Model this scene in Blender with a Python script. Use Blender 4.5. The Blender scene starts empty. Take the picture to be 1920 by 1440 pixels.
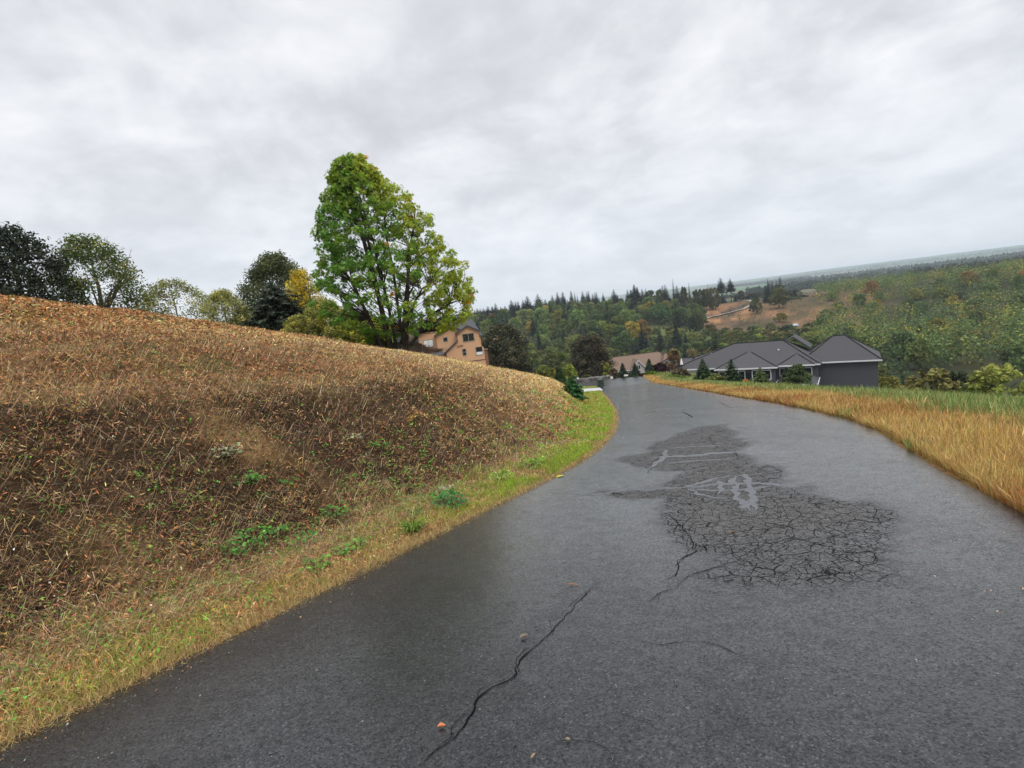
import bpy, math
import numpy as np
from math import radians as R

# ------------------------------------------------------------------ camera, world, sun
scene = bpy.context.scene
COL = scene.collection
F, CX, CY = 1000.0, 960.0, 720.0          # focal length and centre in photo pixels
ROLL, PITCH, EYE = R(7.0), R(7.8), 1.6
fw = np.array([0, math.cos(PITCH), -math.sin(PITCH)])
r0 = np.array([1.0, 0, 0]); u0 = np.cross(r0, fw)
rt = math.cos(ROLL)*r0 - math.sin(ROLL)*u0
up = math.sin(ROLL)*r0 + math.cos(ROLL)*u0
from mathutils import Matrix, Vector
cam_d = bpy.data.cameras.new('camera'); cam = bpy.data.objects.new('camera', cam_d); COL.objects.link(cam)
cam_d.sensor_fit = 'HORIZONTAL'; cam_d.sensor_width = 36; cam_d.lens = 36*F/1920
cam_d.clip_start = 0.05; cam_d.clip_end = 30000
m = Matrix.Identity(4)
for i in range(3):
    m[i][0] = rt[i]; m[i][1] = up[i]; m[i][2] = -fw[i]
m[2][3] = EYE
cam.matrix_world = m
scene.camera = cam
scene.view_settings.view_transform = 'Standard'; scene.view_settings.look = 'None'
scene.view_settings.gamma = 1; scene.view_settings.exposure = 0.3
scene.cycles.max_bounces = 6; scene.cycles.diffuse_bounces = 3; scene.cycles.glossy_bounces = 2
scene.cycles.transmission_bounces = 3; scene.cycles.transparent_max_bounces = 8; scene.cycles.volume_bounces = 1
scene.cycles.use_denoising = True

SUN_EL, SUN_AZ = R(48), R(150)
world = bpy.data.worlds.new('World'); scene.world = world; world.use_nodes = True
class NT:
    """small wrapper for building node trees"""
    def __init__(s, tree): s.t = tree; tree.nodes.clear()
    def n(s, typ, ins=None, **kw):
        nd = s.t.nodes.new(typ)
        for k, v in kw.items(): setattr(nd, k, v)
        for k, v in (ins or {}).items():
            sk = nd.inputs[k]
            if isinstance(v, bpy.types.NodeSocket): s.t.links.new(v, sk)
            else: sk.default_value = v
        return nd
    def math(s, op, a, b=0.0, clamp=False):
        return s.n('ShaderNodeMath', {0: a, 1: b}, operation=op, use_clamp=clamp).outputs[0]
    def mix(s, f, a, b):
        nd = s.n('ShaderNodeMix', data_type='RGBA')
        for k, v in ((0, f), (6, a), (7, b)):
            if isinstance(v, bpy.types.NodeSocket): s.t.links.new(v, nd.inputs[k])
            else: nd.inputs[k].default_value = v if k == 0 else (*v[:3], 1)
        return nd.outputs[2]
    def ramp(s, f, stops, interp='LINEAR'):
        nd = s.n('ShaderNodeValToRGB', {0: f}); cr = nd.color_ramp; cr.interpolation = interp
        while len(cr.elements) < len(stops): cr.elements.new(0.5)
        for e, (p, c) in zip(cr.elements, stops):
            e.position = p; e.color = (c, c, c, 1) if isinstance(c, (int, float)) else (*c, 1)
        return nd.outputs[0]
    def noise(s, vec, scale, detail=3, rough=0.5, dist=0.0):
        return s.n('ShaderNodeTexNoise', {'Vector': vec, 'Scale': scale, 'Detail': detail, 'Roughness': rough, 'Distortion': dist}).outputs[0]
w = NT(world.node_tree)
tc = w.n('ShaderNodeTexCoord').outputs['Generated']
sep = w.n('ShaderNodeSeparateXYZ', {0: tc})
zc = w.math('ADD', w.math('MAXIMUM', sep.outputs[2], 0.0), 0.34)
cv = w.n('ShaderNodeCombineXYZ', {0: w.math('DIVIDE', sep.outputs[0], zc), 1: w.math('DIVIDE', sep.outputs[1], zc), 2: 0.37}).outputs[0]
n1 = w.noise(cv, 2.3, 7, 0.55, 0.35)
n2 = w.noise(w.n('ShaderNodeVectorMath', {0: cv, 1: (3.1, 7.7, 1.0)}, operation='ADD').outputs[0], 6.5, 6, 0.58, 0.3)
cl = w.math('ADD', w.math('MULTIPLY', n1, 0.68), w.math('MULTIPLY', n2, 0.32))
cloud = w.ramp(cl, [(0.36, (0.56, 0.575, 0.605)), (0.46, (0.645, 0.66, 0.69)), (0.54, (0.74, 0.755, 0.785)), (0.66, (0.86, 0.87, 0.89))])
hz = w.ramp(sep.outputs[2], [(0.0, 1.0), (0.10, 0.7), (0.30, 0.0)])
cloud = w.mix(w.math('MULTIPLY', hz, 0.65), cloud, (0.70, 0.745, 0.81))
prof = w.ramp(sep.outputs[2], [(0.0, 1.0/3), (0.72, 1.0/3), (0.90, 1.45), (1.0, 1.7)])   # overcast sky: brighter overhead
cb = w.n('ShaderNodeBackground', {0: cloud, 1: w.math('MULTIPLY', prof, 2.85)}).outputs[0]
sky = w.n('ShaderNodeTexSky', sky_type='NISHITA', sun_disc=False, sun_elevation=SUN_EL, sun_rotation=SUN_AZ)
sb = w.n('ShaderNodeBackground', {0: sky.outputs[0], 1: 0.1}).outputs[0]
mx = w.n('ShaderNodeMixShader', {0: 0.94, 1: sb, 2: cb}).outputs[0]
w.n('ShaderNodeOutputWorld', {0: mx})
sl = bpy.data.lights.new('sun', 'SUN'); sl.energy = 0.8; sl.angle = R(25); sl.color = (1, 0.96, 0.9)
so = bpy.data.objects.new('sun', sl); COL.objects.link(so)
so.rotation_euler = Vector((math.sin(SUN_AZ)*math.cos(SUN_EL), math.cos(SUN_AZ)*math.cos(SUN_EL), math.sin(SUN_EL))).to_track_quat('Z', 'Y').to_euler()

# ------------------------------------------------------------------ helpers
rng = np.random.default_rng(7)
def ray(px, py):
    d = fw + (px-CX)/F*rt - (py-CY)/F*up
    return d/np.hypot(d[0], d[1])
def at(px, py, d):
    return np.array([0, 0, EYE]) + ray(px, py)*d
def sst(a, b, x):
    t = np.clip((x-a)/(b-a), 0, 1); return t*t*(3-2*t)
def _hash(ix, iy, s):
    h = (ix.astype(np.int64)*374761393 + iy.astype(np.int64)*668265263 + s*982451653) & 0x7fffffff
    h = ((h ^ (h >> 13))*1274126177) & 0x7fffffff
    return ((h ^ (h >> 16)) & 0xffff)/65535.0
def vnoise(x, y, sc, seed=0):
    x = np.asarray(x, float)/sc; y = np.asarray(y, float)/sc
    ix = np.floor(x); iy = np.floor(y); fx = x-ix; fy = y-iy
    fx = fx*fx*(3-2*fx); fy = fy*fy*(3-2*fy)
    a = _hash(ix, iy, seed); b = _hash(ix+1, iy, seed); c = _hash(ix, iy+1, seed); d = _hash(ix+1, iy+1, seed)
    return (a*(1-fx)+b*fx)*(1-fy) + (c*(1-fx)+d*fx)*fy
def fbm(x, y, sc, seed=0, o=3):
    t = 0; a = 1; n = 0
    for k in range(o):
        t = t + a*vnoise(x, y, sc/2**k, seed+k*17); n += a; a *= 0.5
    return t/n

class MB:
    """collects vertex/face blocks; build() links them as one mesh object"""
    def __init__(s): s.V = []; s.F = []; s.C = []; s.M = []; s.n = 0
    def add(s, V, Fc, C=(1, 1, 1), mi=0):
        V = np.asarray(V, float).reshape(-1, 3); Fc = np.asarray(Fc, int)
        C = np.asarray(C, float)
        if C.ndim == 1: C = np.tile(C, (len(V), 1))
        s.V.append(V); s.C.append(C); s.F.append(Fc+s.n); s.M.append(np.full(len(Fc), mi)); s.n += len(V)
    def mesh(s, name, mats, smooth=False, cols=True):
        me = bpy.data.meshes.new(name)
        V = np.concatenate(s.V); me.vertices.add(len(V)); me.vertices.foreach_set('co', V.ravel())
        li = np.concatenate([f.ravel() for f in s.F]); tot = np.concatenate([np.full(len(f), f.shape[1]) for f in s.F])
        st = np.concatenate([[0], np.cumsum(tot)[:-1]])
        me.loops.add(len(li)); me.loops.foreach_set('vertex_index', li)
        me.polygons.add(len(tot)); me.polygons.foreach_set('loop_start', st)
        for mt in (mats if isinstance(mats, (list, tuple)) else [mats]): me.materials.append(mt)
        me.polygons.foreach_set('material_index', np.concatenate(s.M))
        me.update(calc_edges=True)
        if cols:
            at_ = me.attributes.new('Col', 'FLOAT_COLOR', 'POINT'); C = np.concatenate(s.C)
            at_.data.foreach_set('color', np.concatenate([C, np.ones((len(C), 1))], 1).ravel())
        me.polygons.foreach_set('use_smooth', np.full(len(tot), smooth))
        me.validate()
        return me
    def build(s, name, mats, parent=None, loc=None, smooth=False, rz=0):
        o = bpy.data.objects.new(name, s.mesh(name, mats, smooth)); COL.objects.link(o)
        if parent is not None: o.parent = parent
        if loc is not None: o.location = loc
        o.rotation_euler.z = rz
        return o
    def box(s, lo, hi, C=(1, 1, 1), mi=0):
        x0, y0, z0 = lo; x1, y1, z1 = hi
        s.add([(x0,y0,z0),(x1,y0,z0),(x1,y1,z0),(x0,y1,z0),(x0,y0,z1),(x1,y0,z1),(x1,y1,z1),(x0,y1,z1)],
              [(0,3,2,1),(4,5,6,7),(0,1,5,4),(1,2,6,5),(2,3,7,6),(3,0,4,7)], C, mi)
    def poly(s, pts, C=(1, 1, 1), mi=0):
        s.add(pts, [list(range(len(pts)))], C, mi)
    def tube(s, pts, rad, n=6, C=(1, 1, 1)):
        pts = np.asarray(pts, float); k = len(pts); rad = np.broadcast_to(rad, (k,))
        t = np.gradient(pts, axis=0); t /= np.linalg.norm(t, axis=1, keepdims=True)+1e-9
        a = np.where(np.abs(t[:, 2:3]) > 0.9, np.array([[1., 0, 0]]), np.array([[0, 0, 1.]]))
        e1 = np.cross(t, a); e1 /= np.linalg.norm(e1, axis=1, keepdims=True)+1e-9; e2 = np.cross(t, e1)
        th = np.linspace(0, 2*np.pi, n, endpoint=False)
        V = (pts[:, None, :] + rad[:, None, None]*(np.cos(th)[None, :, None]*e1[:, None, :]+np.sin(th)[None, :, None]*e2[:, None, :])).reshape(-1, 3)
        i, j = np.meshgrid(np.arange(k-1), np.arange(n), indexing='ij'); j2 = (j+1) % n
        Fc = np.stack([i*n+j, i*n+j2, (i+1)*n+j2, (i+1)*n+j], -1).reshape(-1, 4)
        s.add(V, Fc, C)
        s.add(V[-n:], [list(range(n))], C)
def tag(o, label, cat=None, group=None, kind=None):
    if label: o['label'] = label
    if cat: o['category'] = cat
    if group: o['group'] = group
    if kind: o['kind'] = kind
    return o
def empty(name, loc, rz=0):
    o = bpy.data.objects.new(name, None); COL.objects.link(o); o.location = loc; o.rotation_euler.z = rz
    o.empty_display_size = 0.2
    return o

def frames(nrm, spin):
    """two tangent vectors for each normal, turned by spin"""
    nrm = nrm/(np.linalg.norm(nrm, axis=1, keepdims=True)+1e-9)
    a = np.where(np.abs(nrm[:, 2:3]) > 0.9, np.array([[1., 0, 0]]), np.array([[0, 0, 1.]]))
    e1 = np.cross(nrm, a); e1 /= np.linalg.norm(e1, axis=1, keepdims=True)+1e-9; e2 = np.cross(nrm, e1)
    c, s_ = np.cos(spin)[:, None], np.sin(spin)[:, None]
    return c*e1+s_*e2, -s_*e1+c*e2, nrm
DIAMOND = np.array([(0, -.5, 0), (.32, .0, .10), (0, .5, 0), (-.32, .0, .10)])
_a = [(0, -.5), (.15, -.30), (.48, -.36), (.20, -.06), (.50, .24), (.13, .16), (0, .62), (-.13, .16), (-.50, .24), (-.20, -.06), (-.48, -.36), (-.15, -.30)]
MAPLE = np.array([(0, -.08, -.06)]+[(x, y, .05*abs(x)*2) for x, y in _a])
MAPLE_F = np.array([(0, i+1, (i+1) % 12+1) for i in range(12)])
def add_leaves(mb, P, N, size, C, shape='diamond', r=None):
    r = r or rng; n = len(P)
    e1, e2, e3 = frames(N, r.uniform(0, 2*np.pi, n)); size = np.broadcast_to(size, (n,))[:, None, None]
    S = DIAMOND if shape == 'diamond' else MAPLE; Fs = np.array([(0, 1, 2, 3)]) if shape == 'diamond' else MAPLE_F
    k = len(S)
    V = P[:, None, :] + size*(S[None, :, 0:1]*e1[:, None, :]+S[None, :, 1:2]*e2[:, None, :]+S[None, :, 2:3]*e3[:, None, :])
    Fc = (Fs[None]+(np.arange(n)*k)[:, None, None]).reshape(-1, Fs.shape[1])
    mb.add(V.reshape(-1, 3), Fc, np.repeat(C, k, axis=0))
def unit(n, r=None):
    v = (r or rng).normal(size=(n, 3)); return v/np.linalg.norm(v, axis=1, keepdims=True)

# ------------------------------------------------------------------ materials
def material(name, rough=0.8, spec=0.3):
    mt = bpy.data.materials.new(name); mt.use_nodes = True; t = NT(mt.node_tree)
    bs = t.n('ShaderNodeBsdfPrincipled'); bs.inputs['Roughness'].default_value = rough; bs.inputs['Specular IOR Level'].default_value = spec
    out = t.n('ShaderNodeOutputMaterial', {0: bs.outputs[0]})
    t.obj = t.n('ShaderNodeTexCoord').outputs['Object']; t.pos = t.n('ShaderNodeNewGeometry').outputs['Position']
    def L(a, b): t.t.links.new(a, b)
    return mt, t, bs, out, L
def plain(name, col, rough=0.7, spec=0.3, var=0.15, scale=6.0, bump=0.0, metal=0.0):
    mt, t, bs, out, L = material(name, rough, spec)
    n = t.noise(t.obj, scale, 5, 0.6)
    f = t.ramp(n, [(0.25, 1-var), (0.75, 1+var)])
    c = t.n('ShaderNodeVectorMath', {0: f, 1: col}, operation='MULTIPLY').outputs[0]
    L(c, bs.inputs['Base Color']); bs.inputs['Metallic'].default_value = metal
    if bump:
        L(t.n('ShaderNodeBump', {'Height': t.noise(t.obj, scale*8, 3), 'Strength': bump, 'Distance': 0.02}).outputs[0], bs.inputs['Normal'])
    return mt
def foliage(name, transl=0.35, rough=0.55, spec=0.25, objcol=False):
    mt, t, bs, out, L = material(name, rough, spec)
    a = t.n('ShaderNodeAttribute', attribute_name='Col').outputs['Color']
    if objcol:
        a = t.n('ShaderNodeVectorMath', {0: a, 1: t.n('ShaderNodeObjectInfo').outputs['Color']}, operation='MULTIPLY').outputs[0]
    L(a, bs.inputs['Base Color'])
    if transl > 0:
        tr = t.n('ShaderNodeBsdfTranslucent', {0: a})
        ms = t.n('ShaderNodeMixShader', {0: transl, 1: bs.outputs[0], 2: tr.outputs[0]}); L(ms.outputs[0], out.inputs[0])
    return mt
M_leaf = foliage('leaf_foliage', 0.42)
M_tint = foliage('tinted_foliage', 0.22, 0.8, 0.1, objcol=True)
M_needle = foliage('needle_foliage', 0.12, 0.65, 0.2)
M_grass = foliage('grass_blades', 0.30, 0.7, 0.15)
M_litter = foliage('leaf_litter', 0.1, 0.8, 0.15)
M_bark = plain('bark', (0.055, 0.045, 0.036), 0.95, 0.1, 0.5, 9, 0.6)

# ------------------------------------------------------------------ ground shape
S = 0.145
_yl = np.array([-80, -40, -15, -5, 0, 2, 3.71, 4.14, 4.68, 5.24, 6.17, 7.18, 8.01, 9.39, 11.12, 14.33, 18.32, 24.15, 36.03, 57.54, 78, 80.5, 83, 86, 97, 140])
_xl = np.array([-62, -33, -14.2, -7.6, -4.55, -3.36, -2.37, -2.11, -1.79, -1.45, -.98, -.40, .10, .82, 1.55, 2.55, 3.45, 4.55, 6.4, 9.6, 12.8, 12.6, 10.6, 9.4, 8.6, 8])
_yr = np.array([-80, -40, -15, -5, 0, 4, 10, 15.06, 18.14, 22.78, 33.34, 52.97, 80, 91.78, 97, 140])
_xr = np.array([-55.4, -26.4, -7.7, -1.2, 1.75, 4.0, 6.8, 8.25, 8.85, 9.7, 11.75, 15.46, 20.4, 22.8, 26.5, 50])
_ys = np.arange(-80, 140, 0.2)
def _smooth(v, k=9):
    kk = np.hanning(k+2)[1:-1]; kk /= kk.sum()
    return np.convolve(np.pad(v, k//2, mode='edge'), kk, mode='valid')
_XL = _smooth(np.interp(_ys, _yl, _xl), 13); _XR = _smooth(np.interp(_ys, _yr, _xr), 13)
_HL = np.cos(np.arctan(_smooth(np.gradient(np.interp(_ys, _yl, _xl), 0.2), 31)))
_HL = np.where(_ys > 70, 0.95, _HL)
_HR = np.cos(np.arctan(_smooth(np.gradient(np.interp(_ys, _yr, _xr), 0.2), 31)))
def XL(y): return np.interp(y, _ys, _XL)
def XR(y): return np.interp(y, _ys, _XR)
def uv(x, y):
    """distance left of the left edge, distance right of the right edge"""
    return (XL(y)-x)*np.interp(y, _ys, _HL), (x-XR(y))*np.interp(y, _ys, _HR)
_zp = np.concatenate([[0], np.cumsum(np.where(np.arange(-80, 140, 0.2) < 70, S, np.where(np.arange(-80, 140, 0.2) < 97, 0.10, 0.22)))*0.2])[:-1]
_zp = -(_zp - np.interp(0, _ys, _zp)); _zp = _smooth(_zp, 41); _zp -= np.interp(0, _ys, _zp)
def zroad(y): return np.interp(y, _ys, _zp)
def bump(x, y): return (fbm(x, y, 3.2, 3)-0.5)*0.34 + (fbm(x, y, 0.9, 5)-0.5)*0.26*sst(45, 12, np.hypot(x, y)) + (fbm(x, y, 0.26, 7, 2)-0.5)*0.13*sst(26, 9, np.hypot(x, y))
def hill(u, y):
    w0 = 1.2 + 7*sst(54, 63, y); wb = 2.6 + 3*sst(45, 60, y)
    hb = 1.75 - 0.55*sst(26, 50, y) - 0.9*sst(54, 63, y)
    t = np.maximum(0, u-(w0+wb*0.72)); g = 0.345*(1-0.33*sst(40, 85, y))
    return 0.07*np.clip(u, 0, w0) + hb*sst(0, 1, np.maximum(0, u-w0)/wb) + g*55*(1-np.exp(-t/55))
AZK = np.radians([-180, -60, -28, -10, -4, 3, 8, 13, 20, 25, 32, 60, 180])
LRK = np.log([90, 120, 150, 200, 280, 400, 500, 600, 800, 1500, 3000, 6500, 9000])
ZT = np.array([
 [14, 16, 18, 18, 15, 10, 5, 0, -10, -30, -30, -30, -10],
 [6, 4, 0, -8, -15, -20, -20, -20, -25, -30, -30, -30, 5],
 [-2, -5, -9, -16, -25, -28, -26, -20, -25, -30, -30, -30, 10],
 [-7, -10.5, -17, -28, -38, -29, -15, -3, -10, -30, -30, -30, 10],
 [-7.8, -11, -18, -30, -40, -30, -15, -3, -10, -30, -30, -30, 20],
 [-12, -15.5, -22, -33, -40, -30, -15, -3, -10, -30, -30, -30, 25],
 [-12.5, -16.2, -22, -34, -40, -30, -14, -3, -10, -30, -30, -30, 30],
 [-13, -17, -21.8, -33, -39, -33, -18, -8, -12, -30, -30, -30, 40],
 [-16, -19.5, -24.5, -34, -37, -35.5, -26, -17, -22, -30, -30, -30, 30],
 [-17.5, -20.5, -26, -35, -37, -37.5, -27.5, -17.5, -24, -30, -30, -30, 30],
 [-18.5, -23, -28, -36, -38, -38, -29, -18, -24, -32, -30, -30, 40],
 [-24, -29, -34, -40, -42, -38, -28, -16, -20, -34, -30, -30, 30],
 [14, 16, 18, 18, 15, 10, 5, 0, -10, -30, -30, -30, -10]], float)
def ztable(az, r):
    lr = np.log(np.maximum(r, 60.0))
    i = np.clip(np.searchsorted(AZK, az)-1, 0, len(AZK)-2); j = np.clip(np.searchsorted(LRK, lr)-1, 0, len(LRK)-2)
    a = sst(0, 1, (az-AZK[i])/(AZK[i+1]-AZK[i])); b = np.clip((lr-LRK[j])/(LRK[j+1]-LRK[j]), 0, 1)
    return (ZT[i, j]*(1-a)+ZT[i+1, j]*a)*(1-b)+(ZT[i, j+1]*(1-a)+ZT[i+1, j+1]*a)*b
def gz(x, y, under_road=False):
    x = np.asarray(x, float); y = np.asarray(y, float)
    u, v = uv(x, y); r = np.hypot(x, y); az = np.arctan2(x, y)
    zr = zroad(y)
    rough = bump(x, y)
    zl = hill(np.maximum(u, 0), y) + rough*sst(0.2, 1.6, u)
    vv = np.maximum(v, 0); zr_side = -0.20*np.maximum(vv-1.2, 0)*(1+0*vv) + rough*0.5*sst(0.2, 1.5, vv)
    zr_side = np.maximum(zr_side, -9)
    near = zr + np.where(u > 0, zl, np.where(v > 0, zr_side, 0))
    inside = np.minimum(-u, -v)                      # depth inside the road
    near = near - 0.03 - 0.15*sst(0.0, 0.35, inside)
    lump = (fbm(x, y, 40, 11)-0.5)*5*sst(150, 300, r)
    far = ztable(az, r) + lump
    b = sst(97, 122, r)
    return near*(1-b)+far*b
def gz1(x, y): return float(gz(np.array([x]), np.array([y]))[0])
def hit(px, py, rmax=200):
    d = ray(px, py); r = 1.5*np.exp(np.linspace(0, math.log(rmax/1.5), 2500))
    z = gz(d[0]*r, d[1]*r); k = np.argmax(EYE+d[2]*r <= z)
    rr = r[k]; return np.array([d[0]*rr, d[1]*rr, z[k]])
def on_road(px, py):
    d = ray(px, py); t = EYE/(-d[2]-S*d[1]); return np.array([d[0]*t, d[1]*t])
def pxaz(px, py=600):
    d = ray(px, py); return math.atan2(d[0], d[1])

# colours of the ground, by place: what grows or lies there
def lerp(a, b, t): return a*(1-t[:, None])+np.asarray(b)[None]*t[:, None]
def ground_colour(x, y):
    u, v = uv(x, y); r = np.hypot(x, y); az = np.arctan2(x, y)
    n1 = fbm(x, y, 5, 21); n2 = fbm(x, y, 1.2, 31); n3 = fbm(x, y, 0.35, 41, 2); n4 = fbm(x, y, 14, 51)
    c = np.tile(np.array([.25, .135, .065]), (len(x), 1))                       # rusty mown field
    c = lerp(c, (.42, .27, .11), sst(.46, .66, n1)*.8)
    c = lerp(c, (.08, .05, .032), sst(.50, .66, n2)*.85); c = lerp(c, (.46, .33, .17), sst(.58, .72, fbm(x, y, .9, 23))*.5)
    c = lerp(c, (.15, .16, .045), sst(.56, .72, fbm(x, y, 2.3, 61))*.6)
    straw = sst(11, 20, y)*sst(60, 48, y)*sst(1.8, 3.2, u)*sst(15, 6, u)
    c = lerp(c, (.54, .38, .165), straw*sst(.22, .5, n2*.5+n1*.5)*.9)
    bank = sst(1.0, 1.7, u)*sst(4.6, 3.4, u)*sst(18, 9, y)
    c = lerp(c, (.056, .034, .021), bank*sst(.28, .50, n2*.6+n1*.4)*.9)
    bankf = sst(0.9, 1.6, u)*sst(3.6, 2.6, u)*sst(12, 22, y)
    c = lerp(c, (.13, .085, .05), bankf*sst(.46, .62, n2)*.55)
    wv = 1.3+.4*(n1-.5)+1.1*sst(14, 32, y)
    verge = sst(wv+.3, wv-.3, u)*sst(-1, 0, u)
    vc = lerp(np.tile(np.array([.34, .22, .085]), (len(x), 1)), (.19, .27, .035), sst(.25, .55, n2*.6+n3*.4)*(.25+.75*sst(5, 12, y)))
    c = c*(1-verge[:, None])+vc*verge[:, None]
    edge = sst(.30, .05, u)*sst(-1, 0, u)
    c = lerp(c, (.09, .06, .035), edge*.6)
    rs = (v > 0).astype(float)
    rc = lerp(np.tile(np.array([.34, .20, .07]), (len(x), 1)), (.16, .17, .04), sst(2.0, 5, v))
    rc = lerp(rc, (.05, .07, .025), sst(6, 14, v))
    c = c*(1-rs[:, None])+rc*rs[:, None]
    # beyond the houses
    fr = sst(95, 125, r); fc = np.tile(np.array([.045, .055, .025]), (len(x), 1))
    fc = lerp(fc, (.10, .085, .035), sst(.45, .7, n4)*.6)
    pa, pb = pxaz(1322), pxaz(1580)
    clr = sst(pa-.02, pa+.012, az+.06*(fbm(x, y, 30, 77)-.5))*sst(pb+.1, pb, az)*sst(395, 430, r+40*(fbm(x, y, 40, 78)-.5))*sst(720, 640, r)
    low = sst(pxaz(1425), pxaz(1385), az)*sst(575, 545, r); cc = lerp(np.tile(np.array([.17, .112, .065]), (len(x), 1)), (.56, .275, .13), sst(.36, .56, fbm(x, y, 28, 91))*np.clip(.45+low, 0, 1)); cc = lerp(cc, (.05, .04, .025), sst(.56, .68, fbm(x, y, 12, 97))*.7)
    cc = lerp(cc, (.10, .095, .04), np.clip(sst(pxaz(1370), pxaz(1420), az)+.2, 0, 1)*sst(.35, .6, fbm(x, y, 16, 93))*.5)
    cc = lerp(cc, (.38, .28, .12), sst(440, 410, r)*.5)
    fc = fc*(1-clr[:, None])+cc*clr[:, None]
    mead = sst(pxaz(1205), pxaz(1225), az)*sst(pxaz(1345), pxaz(1325), az)*sst(380, 400, r)*sst(470, 440, r)
    fc = lerp(fc, (.14, .17, .05), mead)
    pl = sst(800, 1100, r)
    cell = vnoise(np.floor(x/420+.4*np.floor(y/900)), np.floor(y/900), 1, 5)
    pc = lerp(np.tile(np.array([.085, .155, .06]), (len(x), 1)), (.19, .18, .10), (cell > .6).astype(float))
    pc = lerp(pc, (.12, .23, .10), (cell < .3).astype(float))
    fc = fc*(1-pl[:, None])+pc*pl[:, None]
    c = c*(1-fr[:, None])+fc*fr[:, None]
    return np.clip(c, 0.005, 1)

# ------------------------------------------------------------------ terrain sheet
azs = np.concatenate([np.radians(np.linspace(-180, -56, 40, endpoint=False)), np.radians(np.linspace(-56, 52, 480, endpoint=False)), np.radians(np.linspace(52, 180, 40, endpoint=False))])
rs_ = np.concatenate([np.geomspace(0.4, 2.4, 14, endpoint=False), np.geomspace(2.4, 30, 190, endpoint=False), np.geomspace(30, 130, 110, endpoint=False), np.geomspace(130, 900, 70, endpoint=False), np.geomspace(900, 9000, 32)])
A, RR = np.meshgrid(azs, rs_, indexing='ij'); X = (np.sin(A)*RR).ravel(); Y = (np.cos(A)*RR).ravel()
Z = gz(X, Y); nr, na = len(rs_), len(azs)
i, j = np.meshgrid(np.arange(na), np.arange(nr-1), indexing='ij'); i2 = (i+1) % na
Fc = np.stack([i*nr+j, i*nr+j+1, i2*nr+j+1, i2*nr+j], -1).reshape(-1, 4)
mb = MB(); mb.add(np.stack([X, Y, Z], 1), Fc, ground_colour(X, Y))
cap = np.array([[0, 0, gz1(0, 0)]]); mb.add(np.vstack([cap, np.stack([X, Y, Z], 1).reshape(na, nr, 3)[:, 0]]), [(0, 1+(k+1) % na, 1+k) for k in range(na)], (.1, .08, .05))
M_ground, t, bs, out, L = material('ground_soil_and_stubble', 0.95, 0.1)
a = t.n('ShaderNodeAttribute', attribute_name='Col').outputs['Color']
f1 = t.ramp(t.noise(t.pos, 9, 6, 0.65, .6), [(.3, .35), (.5, .95), (.72, 1.75)])
f2 = t.ramp(t.noise(t.pos, 48, 3, 0.6), [(.3, .55), (.7, 1.4)])
f3 = t.math('MULTIPLY', t.math('MULTIPLY', f1, f2), .62)
L(t.n('ShaderNodeVectorMath', {0: a, 1: f3}, operation='MULTIPLY').outputs[0], bs.inputs['Base Color'])
L(t.n('ShaderNodeBump', {'Height': t.noise(t.pos, 22, 5, .65), 'Strength': .8, 'Distance': .08}).outputs[0], bs.inputs['Normal'])
ground = mb.build('ground', M_ground, smooth=True); ground['kind'] = 'structure'

# ------------------------------------------------------------------ road
def inpoly(x, y, P):
    P = np.asarray(P); c = np.zeros(len(x), bool)
    for k in range(len(P)):
        x1, y1 = P[k]; x2, y2 = P[k-1]
        cr = ((y1 > y) != (y2 > y)) & (x < (x2-x1)*(y-y1)/(y2-y1+1e-12)+x1); c ^= cr
    return c
def segdist(x, y, P, close=True):
    P = np.asarray(P); d = np.full(len(x), 1e9)
    for k in range(len(P) if close else len(P)-1):
        a_ = P[k]; b_ = P[(k+1) % len(P)]; ab = b_-a_
        tt = np.clip(((x-a_[0])*ab[0]+(y-a_[1])*ab[1])/(ab@ab+1e-9), 0, 1)
        d = np.minimum(d, np.hypot(x-a_[0]-tt*ab[0], y-a_[1]-tt*ab[1]))
    return d
patch_px = [(1352,797),(1310,801),(1275,812),(1245,826),(1215,846),(1150,861),(1152,872),(1200,878),(1272,884),(1262,902),(1240,914),(1108,925),(1150,936),(1228,940),(1250,966),(1275,987),(1292,1015),(1272,1030),(1302,1062),(1318,1092),(1400,1112),(1500,1112),(1660,1100),(1700,985),(1600,935),(1500,915),(1470,908),(1430,880),(1400,850),(1386,830),(1368,812)]
patch = np.array([on_road(*p) for p in patch_px])
ysr = np.concatenate([np.arange(-60, 0, 2), np.arange(0, 1.2, .3), np.arange(1.2, 10, .05), np.arange(10, 24, .12), np.arange(24, 60, .4), np.arange(60, 98, .6)])
nt = 110
T, YY = np.meshgrid(np.linspace(0, 1, nt), ysr, indexing='xy')
xl_, xr_ = XL(YY), XR(YY); wob = (vnoise(YY, YY*0, .5, 3)-.5)*.10+(vnoise(YY, YY*0, .14, 4)-.5)*.07
xr2 = xr_ + (vnoise(YY, YY*0+9, .7, 4)-.5)*.14
XX = (xl_+wob)*(1-T)+xr2*T; crown = 0.0
ZZ = zroad(YY) + 0.012*(fbm(XX.ravel(), YY.ravel(), 2.5, 8).reshape(XX.shape)-.5)
x, y = XX.ravel(), YY.ravel()
sd = np.where(inpoly(x, y, patch), 1, -1)*segdist(x, y, patch)
pm = sst(-.26, .36, sd + .75*(fbm(x, y, .6, 71)-.5))*(1-.5*sst(5.0, 4.0, y))
fad = sst(5.2, 6.8, y + (x-2)*.3*0) * .0 + 1
pm = pm*fad
dark = sst(.55, .75, fbm(x, y, 1.7, 15))*sst(3, .8, x-XL(y))          # damp band along the left edge
dark = np.maximum(dark, sst(.26, .0, x-XL(y)+.25*(fbm(x, y, .35, 19)-.5))*1.0)
col = np.stack([pm, dark, np.zeros_like(pm)], 1)
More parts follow.
